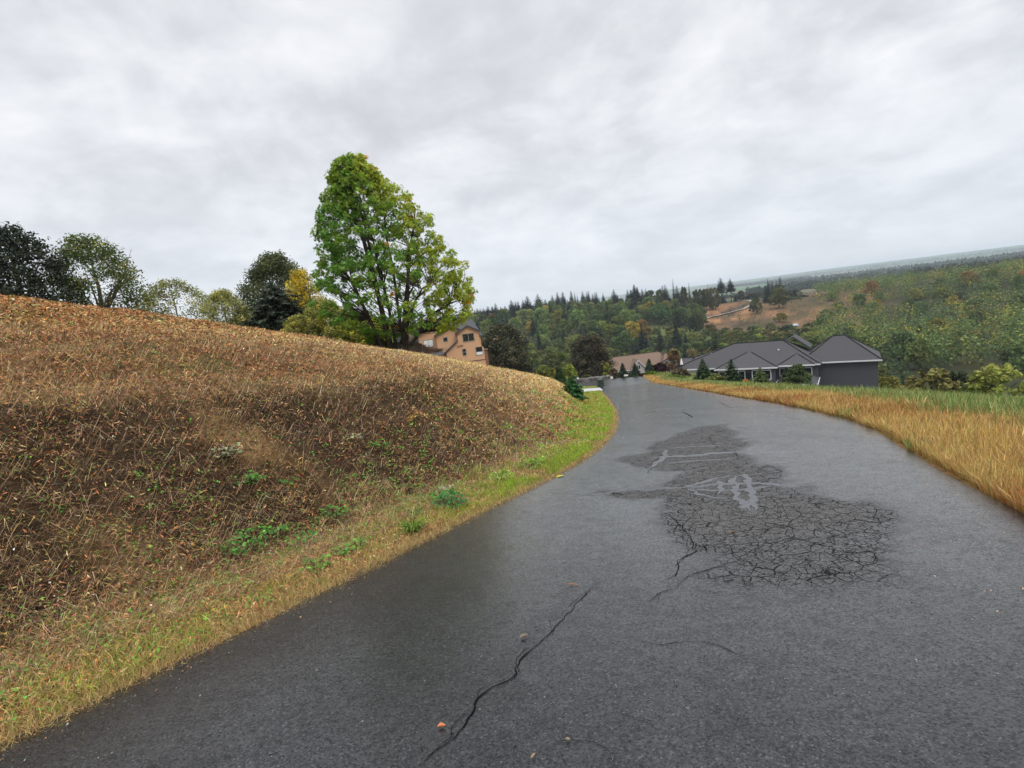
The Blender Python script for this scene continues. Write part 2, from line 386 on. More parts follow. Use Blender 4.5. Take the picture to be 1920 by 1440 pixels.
i, j = np.meshgrid(np.arange(len(ysr)-1), np.arange(nt-1), indexing='ij')
Fc = np.stack([i*nt+j, i*nt+j+1, (i+1)*nt+j+1, (i+1)*nt+j], -1).reshape(-1, 4)
mb = MB(); V = np.stack([x, y, ZZ.ravel()], 1); mb.add(V, Fc, col)
for side in (0, nt-1):                                                # the broken edge of the slab
    e = V.reshape(len(ysr), nt, 3)[:, side]; lo = e.copy(); lo[:, 2] -= .14; lo[:, 0] += -.05 if side == 0 else .05
    k = np.arange(len(e)-1); n_ = len(e)
    q = np.stack([k, k+1, k+1+n_, k+n_], 1); q = q if side else q[:, ::-1]
    mb.add(np.vstack([e, lo]), q, (0, 1, 0))
def ribbon(px_pts, width, h, mi, jit=.012, step=.018, taper=True, closed=False, wvar=.5):
    P = np.array([on_road(*p) for p in px_pts]); seg = np.hypot(*np.diff(P, axis=0).T); sl_ = np.concatenate([[0], np.cumsum(seg)])
    n_ = max(4, int(sl_[-1]/step)); q = np.linspace(0, sl_[-1], n_); xx = np.interp(q, sl_, P[:, 0]); yy = np.interp(q, sl_, P[:, 1])
    o1 = rng.uniform(0, 99)
    xx = xx+(fbm(q+o1, q*0, .22, 1, 4)-.5)*jit*5; yy = yy+(fbm(q+o1, q*0+7, .22, 2, 4)-.5)*jit*5
    tx, ty = np.gradient(xx), np.gradient(yy); ll = np.hypot(tx, ty)+1e-9; nx, ny = -ty/ll, tx/ll
    wd = width*(1-wvar+2*wvar*fbm(q+o1, q*0+3, .12, 5, 2))*.5
    if taper: wd = wd*np.clip(np.minimum(q, sl_[-1]-q)/(.18*sl_[-1])+.12, 0, 1)
    z = zroad(yy)+h+.012*(fbm(xx, yy, 2.5, 8)-.5)
    Va = np.stack([xx+nx*wd, yy+ny*wd, z], 1); Vb = np.stack([xx-nx*wd, yy-ny*wd, z], 1)
    k = np.arange(n_-1); Q = np.stack([k, k+n_, k+1+n_, k+1], 1)
    mb.add(np.vstack([Va, Vb]), Q, (0, 0, 0), mi)
for pts, wd in [([(1127,1084),(1100,1112),(1060,1152),(1025,1195),(985,1232),(955,1270),(925,1291),(905,1305),(870,1345),(845,1380),(820,1400),(795,1425),(778,1442),(740,1490)], .026),
                ([(1127,1084),(1140,1082),(1170,1080)], .006), ([(905,1305),(880,1302)], .006),
                ([(1252,966),(1278,988),(1290,1005),(1300,1035),(1276,1050),(1265,1080),(1240,1091),(1234,1098)], .03),
                ([(1400,1048),(1335,1064),(1290,1080),(1274,1098),(1240,1110),(1215,1126),(1185,1134)], .02),
                ([(1170,1200),(1230,1206),(1310,1203),(1350,1208),(1400,1235),(1432,1246)], .012),
                ([(1165,1173),(1200,1171),(1235,1176)], .007), ([(1305,1107),(1360,1116),(1385,1115),(1440,1108)], .009), ([(1376,1060),(1368,1080),(1330,1086)], .016),
                ([(1050,926),(1085,928),(1120,927)], .02),
                ([(1446,925),(1478,975),(1490,1000),(1475,1030)], .012), ([(1279,773),(1290,777),(1299,783)], .10), ([(1346,753),(1369,764),(1404,761),(1440,758)], .06),
                ([(1160,757),(1220,752),(1290,748)], .08), ([(1190,775),(1250,773),(1340,765)], .05), ([(1240,850),(1225,870),(1215,890)], .025), ([(1360,800),(1420,805),(1500,797)], .02),
                ([(1325,815),(1345,840),(1380,850),(1386,865)], .03), ([(1170,1340),(1230,1350)], .006), ([(1040,1390),(1110,1400),(1160,1420)], .006)]:
    ribbon(pts, wd*.28, .0045, 1, jit=.02, wvar=.95)
    if wd > .018:
        for _ in range(1): ribbon([(a_+rng.normal(0, 1.2), b_+rng.normal(0, 1.2)) for a_, b_ in pts], wd*.10, .0042, 1, jit=.035, wvar=.95)
z8 = lambda P: [(1100+a_/4.8, 720+b_/4.8) for a_, b_ in P]
for pts, wd in [([(-120,1012),(0,1005),(300,972),(600,947),(850,935),(1130,862),(1350,825)], .075), ([(850,935),(1130,912),(1340,900),(1500,900),(1700,905),(2100,915)], .09),
                ([(930,955),(1180,960),(1480,942),(1700,912)], .06), ([(880,945),(1000,990),(1150,1028),(1250,1035)], .07), ([(1140,865),(1190,900),(1200,950),(1160,1000)], .09),
                ([(1330,836),(1440,816),(1488,880),(1462,980),(1478,1080),(1500,1150)], .11), ([(1345,830),(1328,890),(1345,980),(1410,1070),(1485,1150)], .09), ([(1415,1060),(1460,1110),(1500,1120)], .16),
                ([(725,588),(690,670),(620,728),(585,765)], .10), ([(690,722),(900,700),(1100,690),(1330,678)], .07), ([(720,582),(900,570),(1100,560),(1260,550)], .06),
                ([(560,660),(760,655),(900,655),(1100,632),(1350,615),(1650,602),(1900,585)], .16)]:
    ribbon(z8(pts), wd*.72, .004, 2, jit=.03, wvar=.6)
def asphalt(name, kind):
    mt, t, bs, out, L = material(name, .42, .5)
    g = t.noise(t.pos, 95, 3, .6); g2 = t.noise(t.pos, 1.1, 4, .55); g3 = t.noise(t.pos, 260, 2, .6)
    fine = t.ramp(g, [(.32, .30), (.5, .95), (.70, 2.4)])
    base = t.mix(t.ramp(g2, [(.35, 0.0), (.65, 1.0)]), (.008, .0085, .0095), (.0145, .0153, .017))
    base = t.n('ShaderNodeVectorMath', {0: base, 1: fine}, operation='MULTIPLY').outputs[0]
    ag = t.n('ShaderNodeTexVoronoi', {'Vector': t.pos, 'Scale': 105.0, 'Randomness': 1.0}); agv = t.ramp(t.n('ShaderNodeSeparateColor', {0: ag.outputs['Color']}).outputs[0], [(.0, .45), (.6, .9), (.85, 1.5), (1.0, 3.2)])
    base = t.n('ShaderNodeVectorMath', {0: base, 1: agv}, operation='MULTIPLY').outputs[0]
    st = t.n('ShaderNodeTexVoronoi', {'Vector': t.pos, 'Scale': 62.0, 'Randomness': 1.0})
    stone = t.math('MULTIPLY', t.math('LESS_THAN', st.outputs['Distance'], .17), t.math('GREATER_THAN', t.n('ShaderNodeSeparateColor', {0: st.outputs['Color']}).outputs[0], .93))
    base = t.mix(t.math('MULTIPLY', stone, t.math('MULTIPLY', t.n('ShaderNodeSeparateColor', {0: st.outputs['Color']}).outputs[1], .55)), base, (.36, .35, .33))
    rough = t.ramp(g2, [(.3, .19), (.7, .28)])
    grain = t.math('MULTIPLY', t.ramp(t.n('ShaderNodeSeparateColor', {0: ag.outputs['Color']}).outputs[2], [(.0, .25), (.5, 1.0), (1.0, 1.35)]), t.math('MULTIPLY', t.ramp(t.noise(t.pos, 38, 3, .7), [(.3, .45), (.7, 1.3)]), t.ramp(t.noise(t.pos, 7, 5, .7), [(.3, .6), (.7, 1.25)])))
    if kind == 'road':
        ca = t.n('ShaderNodeSeparateColor', {0: t.n('ShaderNodeAttribute', attribute_name='Col').outputs['Color']})
        pmask, damp = ca.outputs[0], ca.outputs[1]
        wob = t.n('ShaderNodeVectorMath', {0: t.pos, 1: t.n('ShaderNodeVectorMath', {0: t.n('ShaderNodeTexNoise', {'Vector': t.pos, 'Scale': 7.0, 'Detail': 3.0}).outputs['Color'], 1: (.09, .09, 0)}, operation='MULTIPLY').outputs[0]}, operation='ADD').outputs[0]
        flat = t.n('ShaderNodeVectorMath', {0: wob, 1: (1, 1, 0)}, operation='MULTIPLY').outputs[0]
        v1 = t.n('ShaderNodeTexVoronoi', {'Vector': flat, 'Scale': 16.5}, feature='DISTANCE_TO_EDGE').outputs[0]
        v2 = t.n('ShaderNodeTexVoronoi', {'Vector': flat, 'Scale': 5.0}, feature='DISTANCE_TO_EDGE').outputs[0]
        some = t.ramp(t.noise(t.pos, 3.0, 2), [(.34, .6), (.5, 1.0)])
        v3 = t.n('ShaderNodeTexVoronoi', {'Vector': flat, 'Scale': 9.0}, feature='DISTANCE_TO_EDGE').outputs[0]; c3 = t.ramp(v3, [(.012, .85), (.045, 0.0)]); c1 = t.math('MAXIMUM', t.math('MULTIPLY', t.ramp(v1, [(.02, .8), (.085, 0.0)]), some), c3); c2 = t.ramp(v2, [(.01, 1.0), (.034, 0.0)])
        crack = t.math('MULTIPLY', t.math('MAXIMUM', c1, c2), t.ramp(pmask, [(.15, 0.0), (.45, 1.0)]))
        dry = t.mix(.7, base, (.104, .098, .093))
        dry = t.n('ShaderNodeVectorMath', {0: dry, 1: t.ramp(g, [(.3, .6), (.75, 1.5)])}, operation='MULTIPLY').outputs[0]
        base = t.mix(pmask, base, dry)
        base = t.mix(t.math('MULTIPLY', damp, .65), base, (.006, .006, .006))
        base = t.mix(t.math('MULTIPLY', crack, .85), base, (.006, .006, .006))
        rough = t.math('ADD', rough, t.math('MULTIPLY', pmask, .20)); rough = t.math('SUBTRACT', rough, t.math('MULTIPLY', damp, .06))
        L(t.math('SUBTRACT', t.math('MULTIPLY', t.math('ADD', grain, .5), .33), t.math('MULTIPLY', t.math('MAXIMUM', t.math('MULTIPLY', pmask, .55), crack), .5)), bs.inputs['Specular IOR Level'])
        bs2 = .34; bs.inputs['Coat Weight'].default_value = .55; bs.inputs['Coat Roughness'].default_value = .19; bs.inputs['Coat IOR'].default_value = 1.33; wet = t.ramp(t.noise(t.n('ShaderNodeVectorMath', {0: t.pos, 1: (1.0, .35, 1.0)}, operation='MULTIPLY').outputs[0], 1.3, 5, .6), [(.3, .70), (.7, 1.25)]); wet = t.math('MULTIPLY', wet, grain, True); L(t.math('SUBTRACT', t.math('SUBTRACT', wet, t.math('MULTIPLY', pmask, .75)), crack, True), bs.inputs['Coat Weight']); L(t.n('ShaderNodeBump', {'Height': t.math('ADD', g, g3), 'Strength': .12, 'Distance': .003}).outputs[0], bs.inputs['Coat Normal'])
    elif kind == 'crack':
        base = (.006, .006, .006); rough = .95; bs.inputs['Specular IOR Level'].default_value = .05; bs2 = .2  # cracks are flat near-black strips laid over the asphalt
    else:
        base = t.mix(.6, base, (.085, .09, .098)); rough = .26; bs2 = .15
    for v_, s_ in ((base, 'Base Color'), (rough, 'Roughness')):
        if isinstance(v_, bpy.types.NodeSocket): L(v_, bs.inputs[s_])
        else: bs.inputs[s_].default_value = (*v_, 1) if isinstance(v_, tuple) else v_
    L(t.n('ShaderNodeBump', {'Height': t.math('SUBTRACT', g, t.math('MULTIPLY', ag.outputs['Distance'], .9)), 'Strength': bs2, 'Distance': .006}).outputs[0], bs.inputs['Normal'])
    return mt
road = mb.build('road', [asphalt('wet_asphalt', 'road'), asphalt('crack_dark', 'crack'), asphalt('crack_sealant', 'seal')], smooth=True)
road['kind'] = 'structure'

# concrete drive branching off by the bins
M_conc = plain('pale_concrete', (.36, .36, .36), .6, .4, .12, 2)
mb = MB(); n_ = 24; q = np.linspace(0, 1, n_)
xa = np.linspace(11.0, -8, n_); yc = 64.5 + 5*(q**1.4); zc_ = zroad(yc)*0 + np.interp(q, [0, .3, 1], [zroad(65)+.03, zroad(65)+.25, zroad(65)+2.4])
Va = np.stack([xa, yc-2.0, zc_], 1); Vb = np.stack([xa, yc+2.0, zc_+.05], 1); Vc = Va-[0, .03, .5]; Vd = Vb-[0, -.03, .5]; k = np.arange(n_-1)
mb.add(np.vstack([Va, Vb, Vc, Vd]), np.vstack([np.stack([k, k+1, k+1+n_, k+n_], 1), np.stack([k+2*n_, k+1+2*n_, k+1, k], 1), np.stack([k+n_, k+1+n_, k+1+3*n_, k+3*n_], 1)]), (1, 1, 1))
drive = mb.build('driveway', M_conc); drive['kind'] = 'structure'

# ------------------------------------------------------------------ grasses and litter (uncountable ground cover)
def jitter(C, r_, amt):
    k = np.exp(r_.normal(0, amt, (len(C), 1))); return np.clip(C*k*np.exp(r_.normal(0, amt*.35, C.shape)), .003, .95)
def blades(name, x, y, h, wd, lean, C, label, r_, mat_=None, comb=None):
    n_ = len(x); z = gz(x, y)-.015
    ang = r_.uniform(0, 2*np.pi, n_); face = r_.uniform(0, 2*np.pi, n_)
    d = np.stack([np.cos(ang), np.sin(ang)], 1)
    if comb is not None: d = d+comb; d /= np.linalg.norm(d, axis=1, keepdims=True)+1e-6
    s_ = np.stack([np.cos(face), np.sin(face)], 1)*wd[:, None]*.5
    B = np.stack([x, y, z], 1); o3 = np.zeros((n_, 1))
    sd_ = np.concatenate([s_, o3], 1); dd = np.concatenate([d, o3], 1)
    m_ = B+dd*(h*lean*.35)[:, None]+np.array([0, 0, 1])*(h*np.sqrt(np.clip(1-lean**2*.5, .05, 1))*.6)[:, None]
    tp = B+dd*(h*lean)[:, None]+np.array([0, 0, 1])*(h*np.clip(1-lean**2*.85, .05, 1)**.5)[:, None]
    V = np.stack([B-sd_, B+sd_, m_+sd_*.8, m_-sd_*.8, tp], 1).reshape(-1, 3); k = np.arange(n_)*5
    mb = MB(); mb.add(V, np.stack([k, k+1, k+2, k+3], 1), np.repeat(C, 5, 0))
    mb.F.append(np.stack([k+3, k+2, k+4], 1)); mb.M.append(np.zeros(n_, int))
    o = mb.build(name, mat_ or M_grass); tag(o, label, 'grass', kind='stuff'); return o
r1 = np.random.default_rng(101)
N = 400000
r_ = np.exp(r1.uniform(np.log(3.0), np.log(62), N)); a_ = r1.uniform(R(-50), R(11), N)
x, y = np.sin(a_)*r_, np.cos(a_)*r_; u, v = uv(x, y)
kt = r1.integers(0, 26000, N); tuft = r1.uniform(size=N) < .55; kt = kt % N; x = np.where(tuft, x[kt]+r1.normal(0, .012, N)*r_[kt]**.8, x); y = np.where(tuft, y[kt]+r1.normal(0, .012, N)*r_[kt]**.8, y); r_ = np.hypot(x, y); u, v = uv(x, y); tc_ = np.where(tuft, np.exp(r1.normal(0, .35, 26000))[kt % 26000], 1.0)
cover = fbm(x, y, .5, 131, 2)
ok = (u > .45) & ~((u < 7.5) & (y > 56)) & (r1.uniform(size=N) < (.08+.7*sst(.40, .64, cover)+.95*sst(10, 17, y)*sst(1.6, 2.8, u)*sst(18, 8, u))*(1-.35*sst(1, 1.7, u)*sst(5, 3.6, u)*sst(26, 14, y))); x, y, r_, u, tc_ = x[ok], y[ok], r_[ok], u[ok], tc_[ok]
C = ground_colour(x, y)*1.75
pick = r1.uniform(size=len(x)); bank = sst(1, 1.7, u)*sst(5, 3.6, u)*sst(26, 14, y)
C = np.where((pick < .30)[:, None], C*.45+np.array([[.62, .43, .21]])*(.62-.22*bank[:, None]), C)
C = np.where(((pick > .30) & (pick < .42))[:, None], np.array([[.46, .19, .07]]), C)
C = np.where(((pick > .42) & (pick < .46))[:, None], np.array([[.15, .19, .05]]), C)
C = jitter(C*tc_[:, None], r1, .42)
grad = .5*np.stack([np.ones(len(x)), -.3*np.ones(len(x))], 1)
h = r1.uniform(.03, .10, len(x))*(1+1.2*sst(15, 25, y)*sst(2, 3, u)*sst(16, 7, u)); lean = r1.uniform(.72, 1.05, len(x))
blades('mown_grass', x, y, h, np.maximum(.004, r_*.00085)*r1.uniform(.7, 1.5, len(x)), lean, C, 'dry rust and straw coloured mown grass over the left hillside', r1, comb=grad)
# stems and cut stalks lying about
N = 46000
r_ = np.exp(r1.uniform(np.log(3.2), np.log(22), N)); a_ = r1.uniform(R(-48), R(5), N); x, y = np.sin(a_)*r_, np.cos(a_)*r_; u, v = uv(x, y)
ok = (u > .6) & (u < 9); x, y, r_ = x[ok], y[ok], r_[ok]
C = jitter(np.where((r1.uniform(size=len(x)) < .5)[:, None], np.array([[.50, .36, .20]]), np.array([[.20, .12, .075]])), r1, .35)
blades('cut_stalks', x, y, r1.uniform(.12, .45, len(x)), np.maximum(.003, r_*.0006)*1.2, r1.uniform(.93, 1.05, len(x)), C, 'thin cut bramble stalks strewn over the roadside bank', r1, comb=.6*np.stack([np.ones(len(x)), -.5*np.ones(len(x))], 1))
# verge along the left edge
N = 150000
yv = np.exp(r1.uniform(np.log(1.2), np.log(62), N)); wv = 1.3+1.0*sst(14, 32, yv); uu = -.11+np.abs(r1.normal(0, .55, N))*wv
x = XL(yv)-uu/np.interp(yv, _ys, _HL); y = yv; r_ = np.hypot(x, y)
g_ = fbm(x, y, .7, 141, 2)*.6+fbm(x, y, .25, 145, 2)*.4; green = np.clip((sst(.36, .56, g_)*(.38+.75*sst(4.5, 10, y)))*sst(.0, .16, uu+.12*(fbm(x, y, .6, 9)-.5)), 0, 1)
pick = r1.uniform(size=N)
C = np.where((pick < green)[:, None], np.array([[.21, .35, .035]]), np.array([[.46, .33, .14]]))
C = np.where(((pick < green) & (r1.uniform(size=N) < .35))[:, None], np.array([[.38, .44, .055]]), C)
C = np.where((r1.uniform(size=N) < .12)[:, None], np.array([[.25, .12, .05]]), C); C = jitter(C, r1, .28)
h = r1.uniform(.05, .14, N)*(1+.5*green)
blades('verge_grass', x, y, h, np.maximum(.004, r_*.0008)*r1.uniform(.7, 1.4, N), r1.uniform(.3, 1.0, N), C, 'short green and straw grass verge along the left road edge', r1)
# tall dry grass to the right
N = 165000
yv = np.exp(r1.uniform(np.log(1.2), np.log(96), N)); vv = r1.uniform(-.05, 1, N)**1.2*np.where(yv > 40, 9.0, 6.5); vv = np.nan_to_num(vv, nan=.02)
x = XR(yv)+vv/np.interp(yv, _ys, _HR)+.02+.12*(vnoise(yv, yv*0, .5, 44)-.3); y = yv; r_ = np.hypot(x, y)
n_ = fbm(x, y, 2.2, 151); pick = r1.uniform(size=N)
gr = np.clip(sst(.9, 3.6, vv+4.2*(n_-.5))*.85+sst(.62, .75, fbm(x, y, 1.5, 157))*.6*sst(1, 0, vv), 0, .9)
C = np.where((pick < gr)[:, None], np.where((r1.uniform(size=N) < .62)[:, None], np.array([[.14, .22, .055]]), np.array([[.38, .38, .15]])), np.where((r1.uniform(size=N) < sst(.38, .62, n_)*.75)[:, None], np.array([[.40, .20, .07]]), np.array([[.52, .36, .13]])))
C = jitter(C, r1, .25)
h = (r1.uniform(.12, .32, N)+.26*sst(.6, 3, vv)*r1.uniform(.4, 1, N)+.16*(pick < gr)*sst(1, 2.2, vv))*sst(-.1, .25, vv+.15)
blades('tall_grass', x, y, h, np.maximum(.006, r_*.0009)*r1.uniform(.8, 1.6, N), r1.uniform(.05, .7, N), C, 'tall orange and straw coloured dry grass along the right road edge', r1)
# cut chaff, chips and dead leaves lying on the ground
SLIVER = np.array([(0, -.5, 0), (.09, -.05, .03), (0, .5, 0), (-.09, .05, .03)])
def chaff(name, x, y, size, C, shape, label, lift=.05, nz=1.0):
    global DIAMOND
    mb = MB(); Nn = unit(len(x), r1)*.75+np.array([0, 0, nz]); keep = DIAMOND
    if shape == 'sliver': DIAMOND = SLIVER
    add_leaves(mb, np.stack([x, y, gz(x, y)+r1.uniform(.005, lift, len(x))], 1), Nn, size, C, r=r1); DIAMOND = keep
    return tag(mb.build(name, M_litter), label, 'plant litter', kind='stuff')
N = 460000
r_ = np.exp(r1.uniform(np.log(2.6), np.log(48), N)); a_ = r1.uniform(R(-50), R(10), N); x, y = np.sin(a_)*r_, np.cos(a_)*r_; u, v = uv(x, y)
cl_ = fbm(x, y, .45, 171)*.6+fbm(x, y, 1.6, 173)*.4; bank = sst(.9, 1.6, u)*sst(4.8, 3.6, u)*sst(17, 9, y)
ok = (u > .15) & ~((u < 7.5) & (y > 56)) & (r1.uniform(size=N) < (.34+.9*sst(.36, .60, cl_))*(1-.25*bank)); x, y, r_, u, bank = x[ok], y[ok], r_[ok], u[ok], bank[ok]
pk = r1.uniform(size=len(x))[:, None]; bk = bank[:, None]
C = np.where(pk < .24+.18*bk, [[.06, .036, .024]], np.where(pk < .66, [[.46, .20, .075]], np.where(pk < .80, [[.52, .30, .13]], np.where(pk < .92-.03*bk, [[.56, .39, .20]], [[.19, .24, .055]]))))
st_ = sst(10, 19, y)*sst(60, 50, y)*sst(1.6, 3.0, u)*sst(17, 7, u)*sst(.25, .55, fbm(x, y, 5, 21)*.5+fbm(x, y, 1.2, 31)*.5); C = np.where((r1.uniform(size=len(x)) < st_*.8)[:, None], np.array([[.60, .43, .20]]), C)
C = jitter(C, r1, .3)
chaff('plant_litter', x, y, np.maximum(.045, r_*.0058)*r1.uniform(.5, 1.7, len(x)), C, 'sliver', 'rust, tan and dark brown cut chaff covering the hillside and bank', .06, .9)
N = 30000
r_ = np.exp(r1.uniform(np.log(2.8), np.log(38), N)); a_ = r1.uniform(R(-48), R(8), N); x, y = np.sin(a_)*r_, np.cos(a_)*r_; u, v = uv(x, y)
ok = (u > .3) & (y < 50) & (r1.uniform(size=N) < .15+sst(.45, .65, fbm(x, y, 1.1, 175))); x, y, r_ = x[ok], y[ok], r_[ok]
pk = r1.uniform(size=len(x))[:, None]
C = jitter(np.where(pk < .06, [[.70, .66, .50]], np.where(pk < .34, [[.14, .24, .05]], np.where(pk < .44, [[.42, .38, .08]], np.where(pk < .7, [[.09, .055, .035]], [[.36, .17, .075]])))), r1, .3)
chaff('leaf_litter', x, y, np.maximum(.02, r_*.0030)*r1.uniform(.5, 1.6, len(x)), C, 'diamond', 'small pale, green and brown leaves strewn over the cut bank', .07)

# low broad-leaved seedlings greening the foot of the bank
N = 2600; yv = np.exp(r1.uniform(np.log(2.6), np.log(30), N)); uu = np.abs(r1.normal(1.3, .9, N))+.15; x = XL(yv)-uu/np.interp(yv, _ys, _HL); y = yv
ok = r1.uniform(size=N) < .1+1.0*sst(.52, .66, fbm(x, y, 1.0, 191)); x, y = x[ok], y[ok]; n = len(x); rr = np.hypot(x, y)
P = np.repeat(np.stack([x, y, gz(x, y)+.05], 1), 7, 0)+r1.normal(0, 1, (n*7, 3))*[.045, .045, .02]
mb = MB(); add_leaves(mb, P, unit(n*7, r1)*.5+[0, -.2, 1], np.maximum(.03, np.repeat(rr, 7)*.0042)*r1.uniform(.6, 1.4, n*7), jitter(np.tile((.15, .34, .045), (n*7, 1)), r1, .35), r=r1)
tag(mb.build('seedlings', M_leaf), 'tiny green seedlings dotted over the foot of the bank', 'ground cover', kind='stuff')

# grit, small stones and chaff washed onto the asphalt
N = 5200; yv = np.exp(r1.uniform(np.log(1.3), np.log(45), N)); side = r1.uniform(size=N); ed = np.abs(r1.normal(0, .14, N))
x = np.where(side < .42, XL(yv)+ed*1.3, np.where(side < .62, XR(yv)-ed*3, XL(yv)+(XR(yv)-XL(yv))*r1.uniform(.03, 1, N))); mid = (side >= .62)
ok = (~mid) | (r1.uniform(size=N) < .5); x, yv, mid = x[ok], yv[ok], mid[ok]; rr = np.hypot(x, yv); pk = r1.uniform(size=len(x))[:, None]
C = jitter(np.where(mid[:, None], np.where(pk < .6, [[.02, .018, .016]], [[.17, .16, .14]]), np.where(pk < .5, [[.07, .045, .03]], np.where(pk < .8, [[.34, .2, .1]], [[.2, .19, .17]]))), r1, .3)
mb = MB(); add_leaves(mb, np.stack([x, yv, zroad(yv)+.012], 1), unit(len(x), r1)*.5+[0, 0, 1], np.maximum(.012, rr*.0016)*r1.uniform(.5, 1.5, len(x)), C, r=r1)
tag(mb.build('road_grit', M_litter), 'grit, small stones and chaff scattered on the asphalt', 'grit', kind='stuff')

# ------------------------------------------------------------------ plants one can point to
def weed(px, py, size, label, C=(.085, .21, .03), n=26, leaf=.06, name='bramble_sprig'):
    n = int(n*1.25); size *= .95
    p = hit(px, py); rr = np.hypot(p[0], p[1]); q = np.random.default_rng(int(px*7+py))
    mb = MB(); th = q.uniform(0, 2*np.pi, n); rad = size*np.sqrt(q.uniform(0, 1, n)); hh = size*q.uniform(.15, .75, n)
    P = np.stack([np.cos(th)*rad, np.sin(th)*rad, hh+.03], 1)
    st = MB()
    for k in range(0, n, 3): st.tube([(0, 0, -.05), P[k]*[.5, .5, .8], P[k]], [.005, .004, .002], 4, (.12, .12, .05))
    if name == 'grass_tuft':
        for k in range(n*2):
            a_ = q.uniform(0, 6.283); l_ = size*q.uniform(.6, 1.35); d = np.array([math.cos(a_), math.sin(a_), 0]); s_ = np.array([-d[1], d[0], 0])*.006*max(1, rr/7)
            b0_ = d*size*.15*q.uniform(); m1 = b0_+d*l_*.35+[0, 0, l_*.55]; m2 = b0_+d*l_*q.uniform(.6, .95)+[0, 0, l_*q.uniform(.3, .8)]
            mb.add([b0_-s_, b0_+s_, m1+s_*.8, m1-s_*.8, m2], [(0, 1, 2, 3)], np.array(C)*q.uniform(.7, 1.3)); mb.F.append(np.array([[mb.n-2, mb.n-3, mb.n-1]])); mb.M.append(np.zeros(1, int))
    else:
        tri = np.repeat(P, 3, 0)+q.normal(0, leaf*.45, (n*3, 3))*[1, 1, .3]
        add_leaves(mb, tri, unit(n*3, q)*.6+[0, -.25, 1], leaf*q.uniform(.6, 1.5, n*3), jitter(np.tile(C, (n*3, 1)), q, .3), r=q)
    e = empty(name, p); mb.build('leaves', M_leaf, e); st.build('stem', M_bark, e); tag(e, label, 'plant', 'small green plants on the bank')
G1 = (.10, .26, .04); G2 = (.16, .29, .05); PALE = (.34, .38, .22)
for a in [(468, 915, .20, 'bright green leafy plant high on the bank at the left picture edge', G1, 30),
          (545, 914, .13, 'small sparse green sprig right of the leftmost bank plant', G1, 12),
          (630, 972, .20, 'upright green bramble sprig in the middle of the dark bank', G1, 24),
          (521, 1008, .15, 'green sprig above the long row of leaves at the bank foot', G1, 22),
          (465, 1040, .26, 'spreading green creeper along the foot of the bank, leftmost low plant', G1, 48),
          (572, 1024, .19, 'tufted green plant at the bank foot just right of the creeper', G1, 36),
          (640, 1047, .12, 'little green seedlings beside the straw verge below the upright bramble sprig', G2, 18),
          (595, 1075, .17, 'row of low green leaves near the road edge, nearest the camera', G2, 26),
          (672, 1035, .12, 'green seedling clump on the verge right of the little seedlings', G2, 20),
          (776, 1003, .22, 'bright yellow green grass tuft on the verge by the damp asphalt', (.20, .32, .04), 60),
          (780, 973, .18, 'upright yellow green tuft behind the larger verge tuft', (.20, .32, .04), 44),
          (850, 957, .26, 'dense dark green weed clump at the road edge beside the bend', (.06, .20, .05), 60),
          (830, 945, .20, 'mid green weed just behind the dense road edge clump', G1, 40),
          (715, 845, .18, 'single green plant in a bare brown patch on the upper bank', G1, 18),
          (430, 860, .18, 'pale cream leaved stalks at the left picture edge', PALE, 30),
          (837, 928, .16, 'pale flowering weed above the road edge clump', PALE, 24),
          (665, 828, .14, 'pale silvery weed on the break of the bank', PALE, 18),
          (780, 792, .20, 'yellow and red leaved bramble on the bank break', (.38, .22, .05), 30),
          (940, 905, .22, 'lime green clump on the verge left of the road bend', (.22, .36, .04), 50),
          (1000, 880, .28, 'broad lime green clump in the verge where the road bends away', (.20, .34, .04), 60)]:
    weed(a[0], a[1], a[2], a[3], a[4], a[5], leaf=.032+.05*a[2], name='grass_tuft' if 'tuft' in a[3] and 'tufted' not in a[3] else 'bramble_sprig')
def fallen(px, py, sz, c, label, long=1.0):
    p = on_road(px, py); mb = MB(); z = zroad(p[1])+.004
    k = np.array([(0, -.5), (.2, -.25), (.26, .05), (.14, .3), (0, .55), (-.16, .28), (-.25, .02), (-.18, -.28)])*[1/long, 1]
    V = [(0, 0, .0)]+[(a_*sz, b_*sz, .012*abs(a_)*4+.006) for a_, b_ in k]
    mb.add(V, [(0, 1+i, 1+(i+1) % 8) for i in range(8)], c)
    o = mb.build('fallen_leaf', M_litter, loc=(p[0], p[1], z), rz=px*.37); tag(o, label, 'leaf', 'fallen leaves on the road')
fallen(828, 1365, .042, (.62, .25, .12), 'salmon orange fallen leaf beside the long crack at the bottom')
fallen(982, 1196, .06, (.20, .16, .12), 'dull tan fallen leaf left of the long crack')
fallen(1073, 1097, .11, (.55, .24, .09), 'thin orange pine needle lying near the top of the long crack', 9)
fallen(1000, 1421, .035, (.5, .36, .22), 'tiny straw leaf on the asphalt at the very bottom', 2.2)
fallen(1050, 894, .16, (.42, .40, .05), 'yellow fallen leaf at the left road edge by the bend')
fallen(1371, 998, .09, (.48, .33, .22), 'slim tan twig lying on the cracked patch', 7)
fallen(1065, 1390, .022, (.50, .42, .28), 'small cream leaf fragment right of the salmon leaf', 1.5)
fallen(1155, 1290, .024, (.35, .34, .28), 'grey beige leaf fragment on the right half of the near asphalt', 1.2)

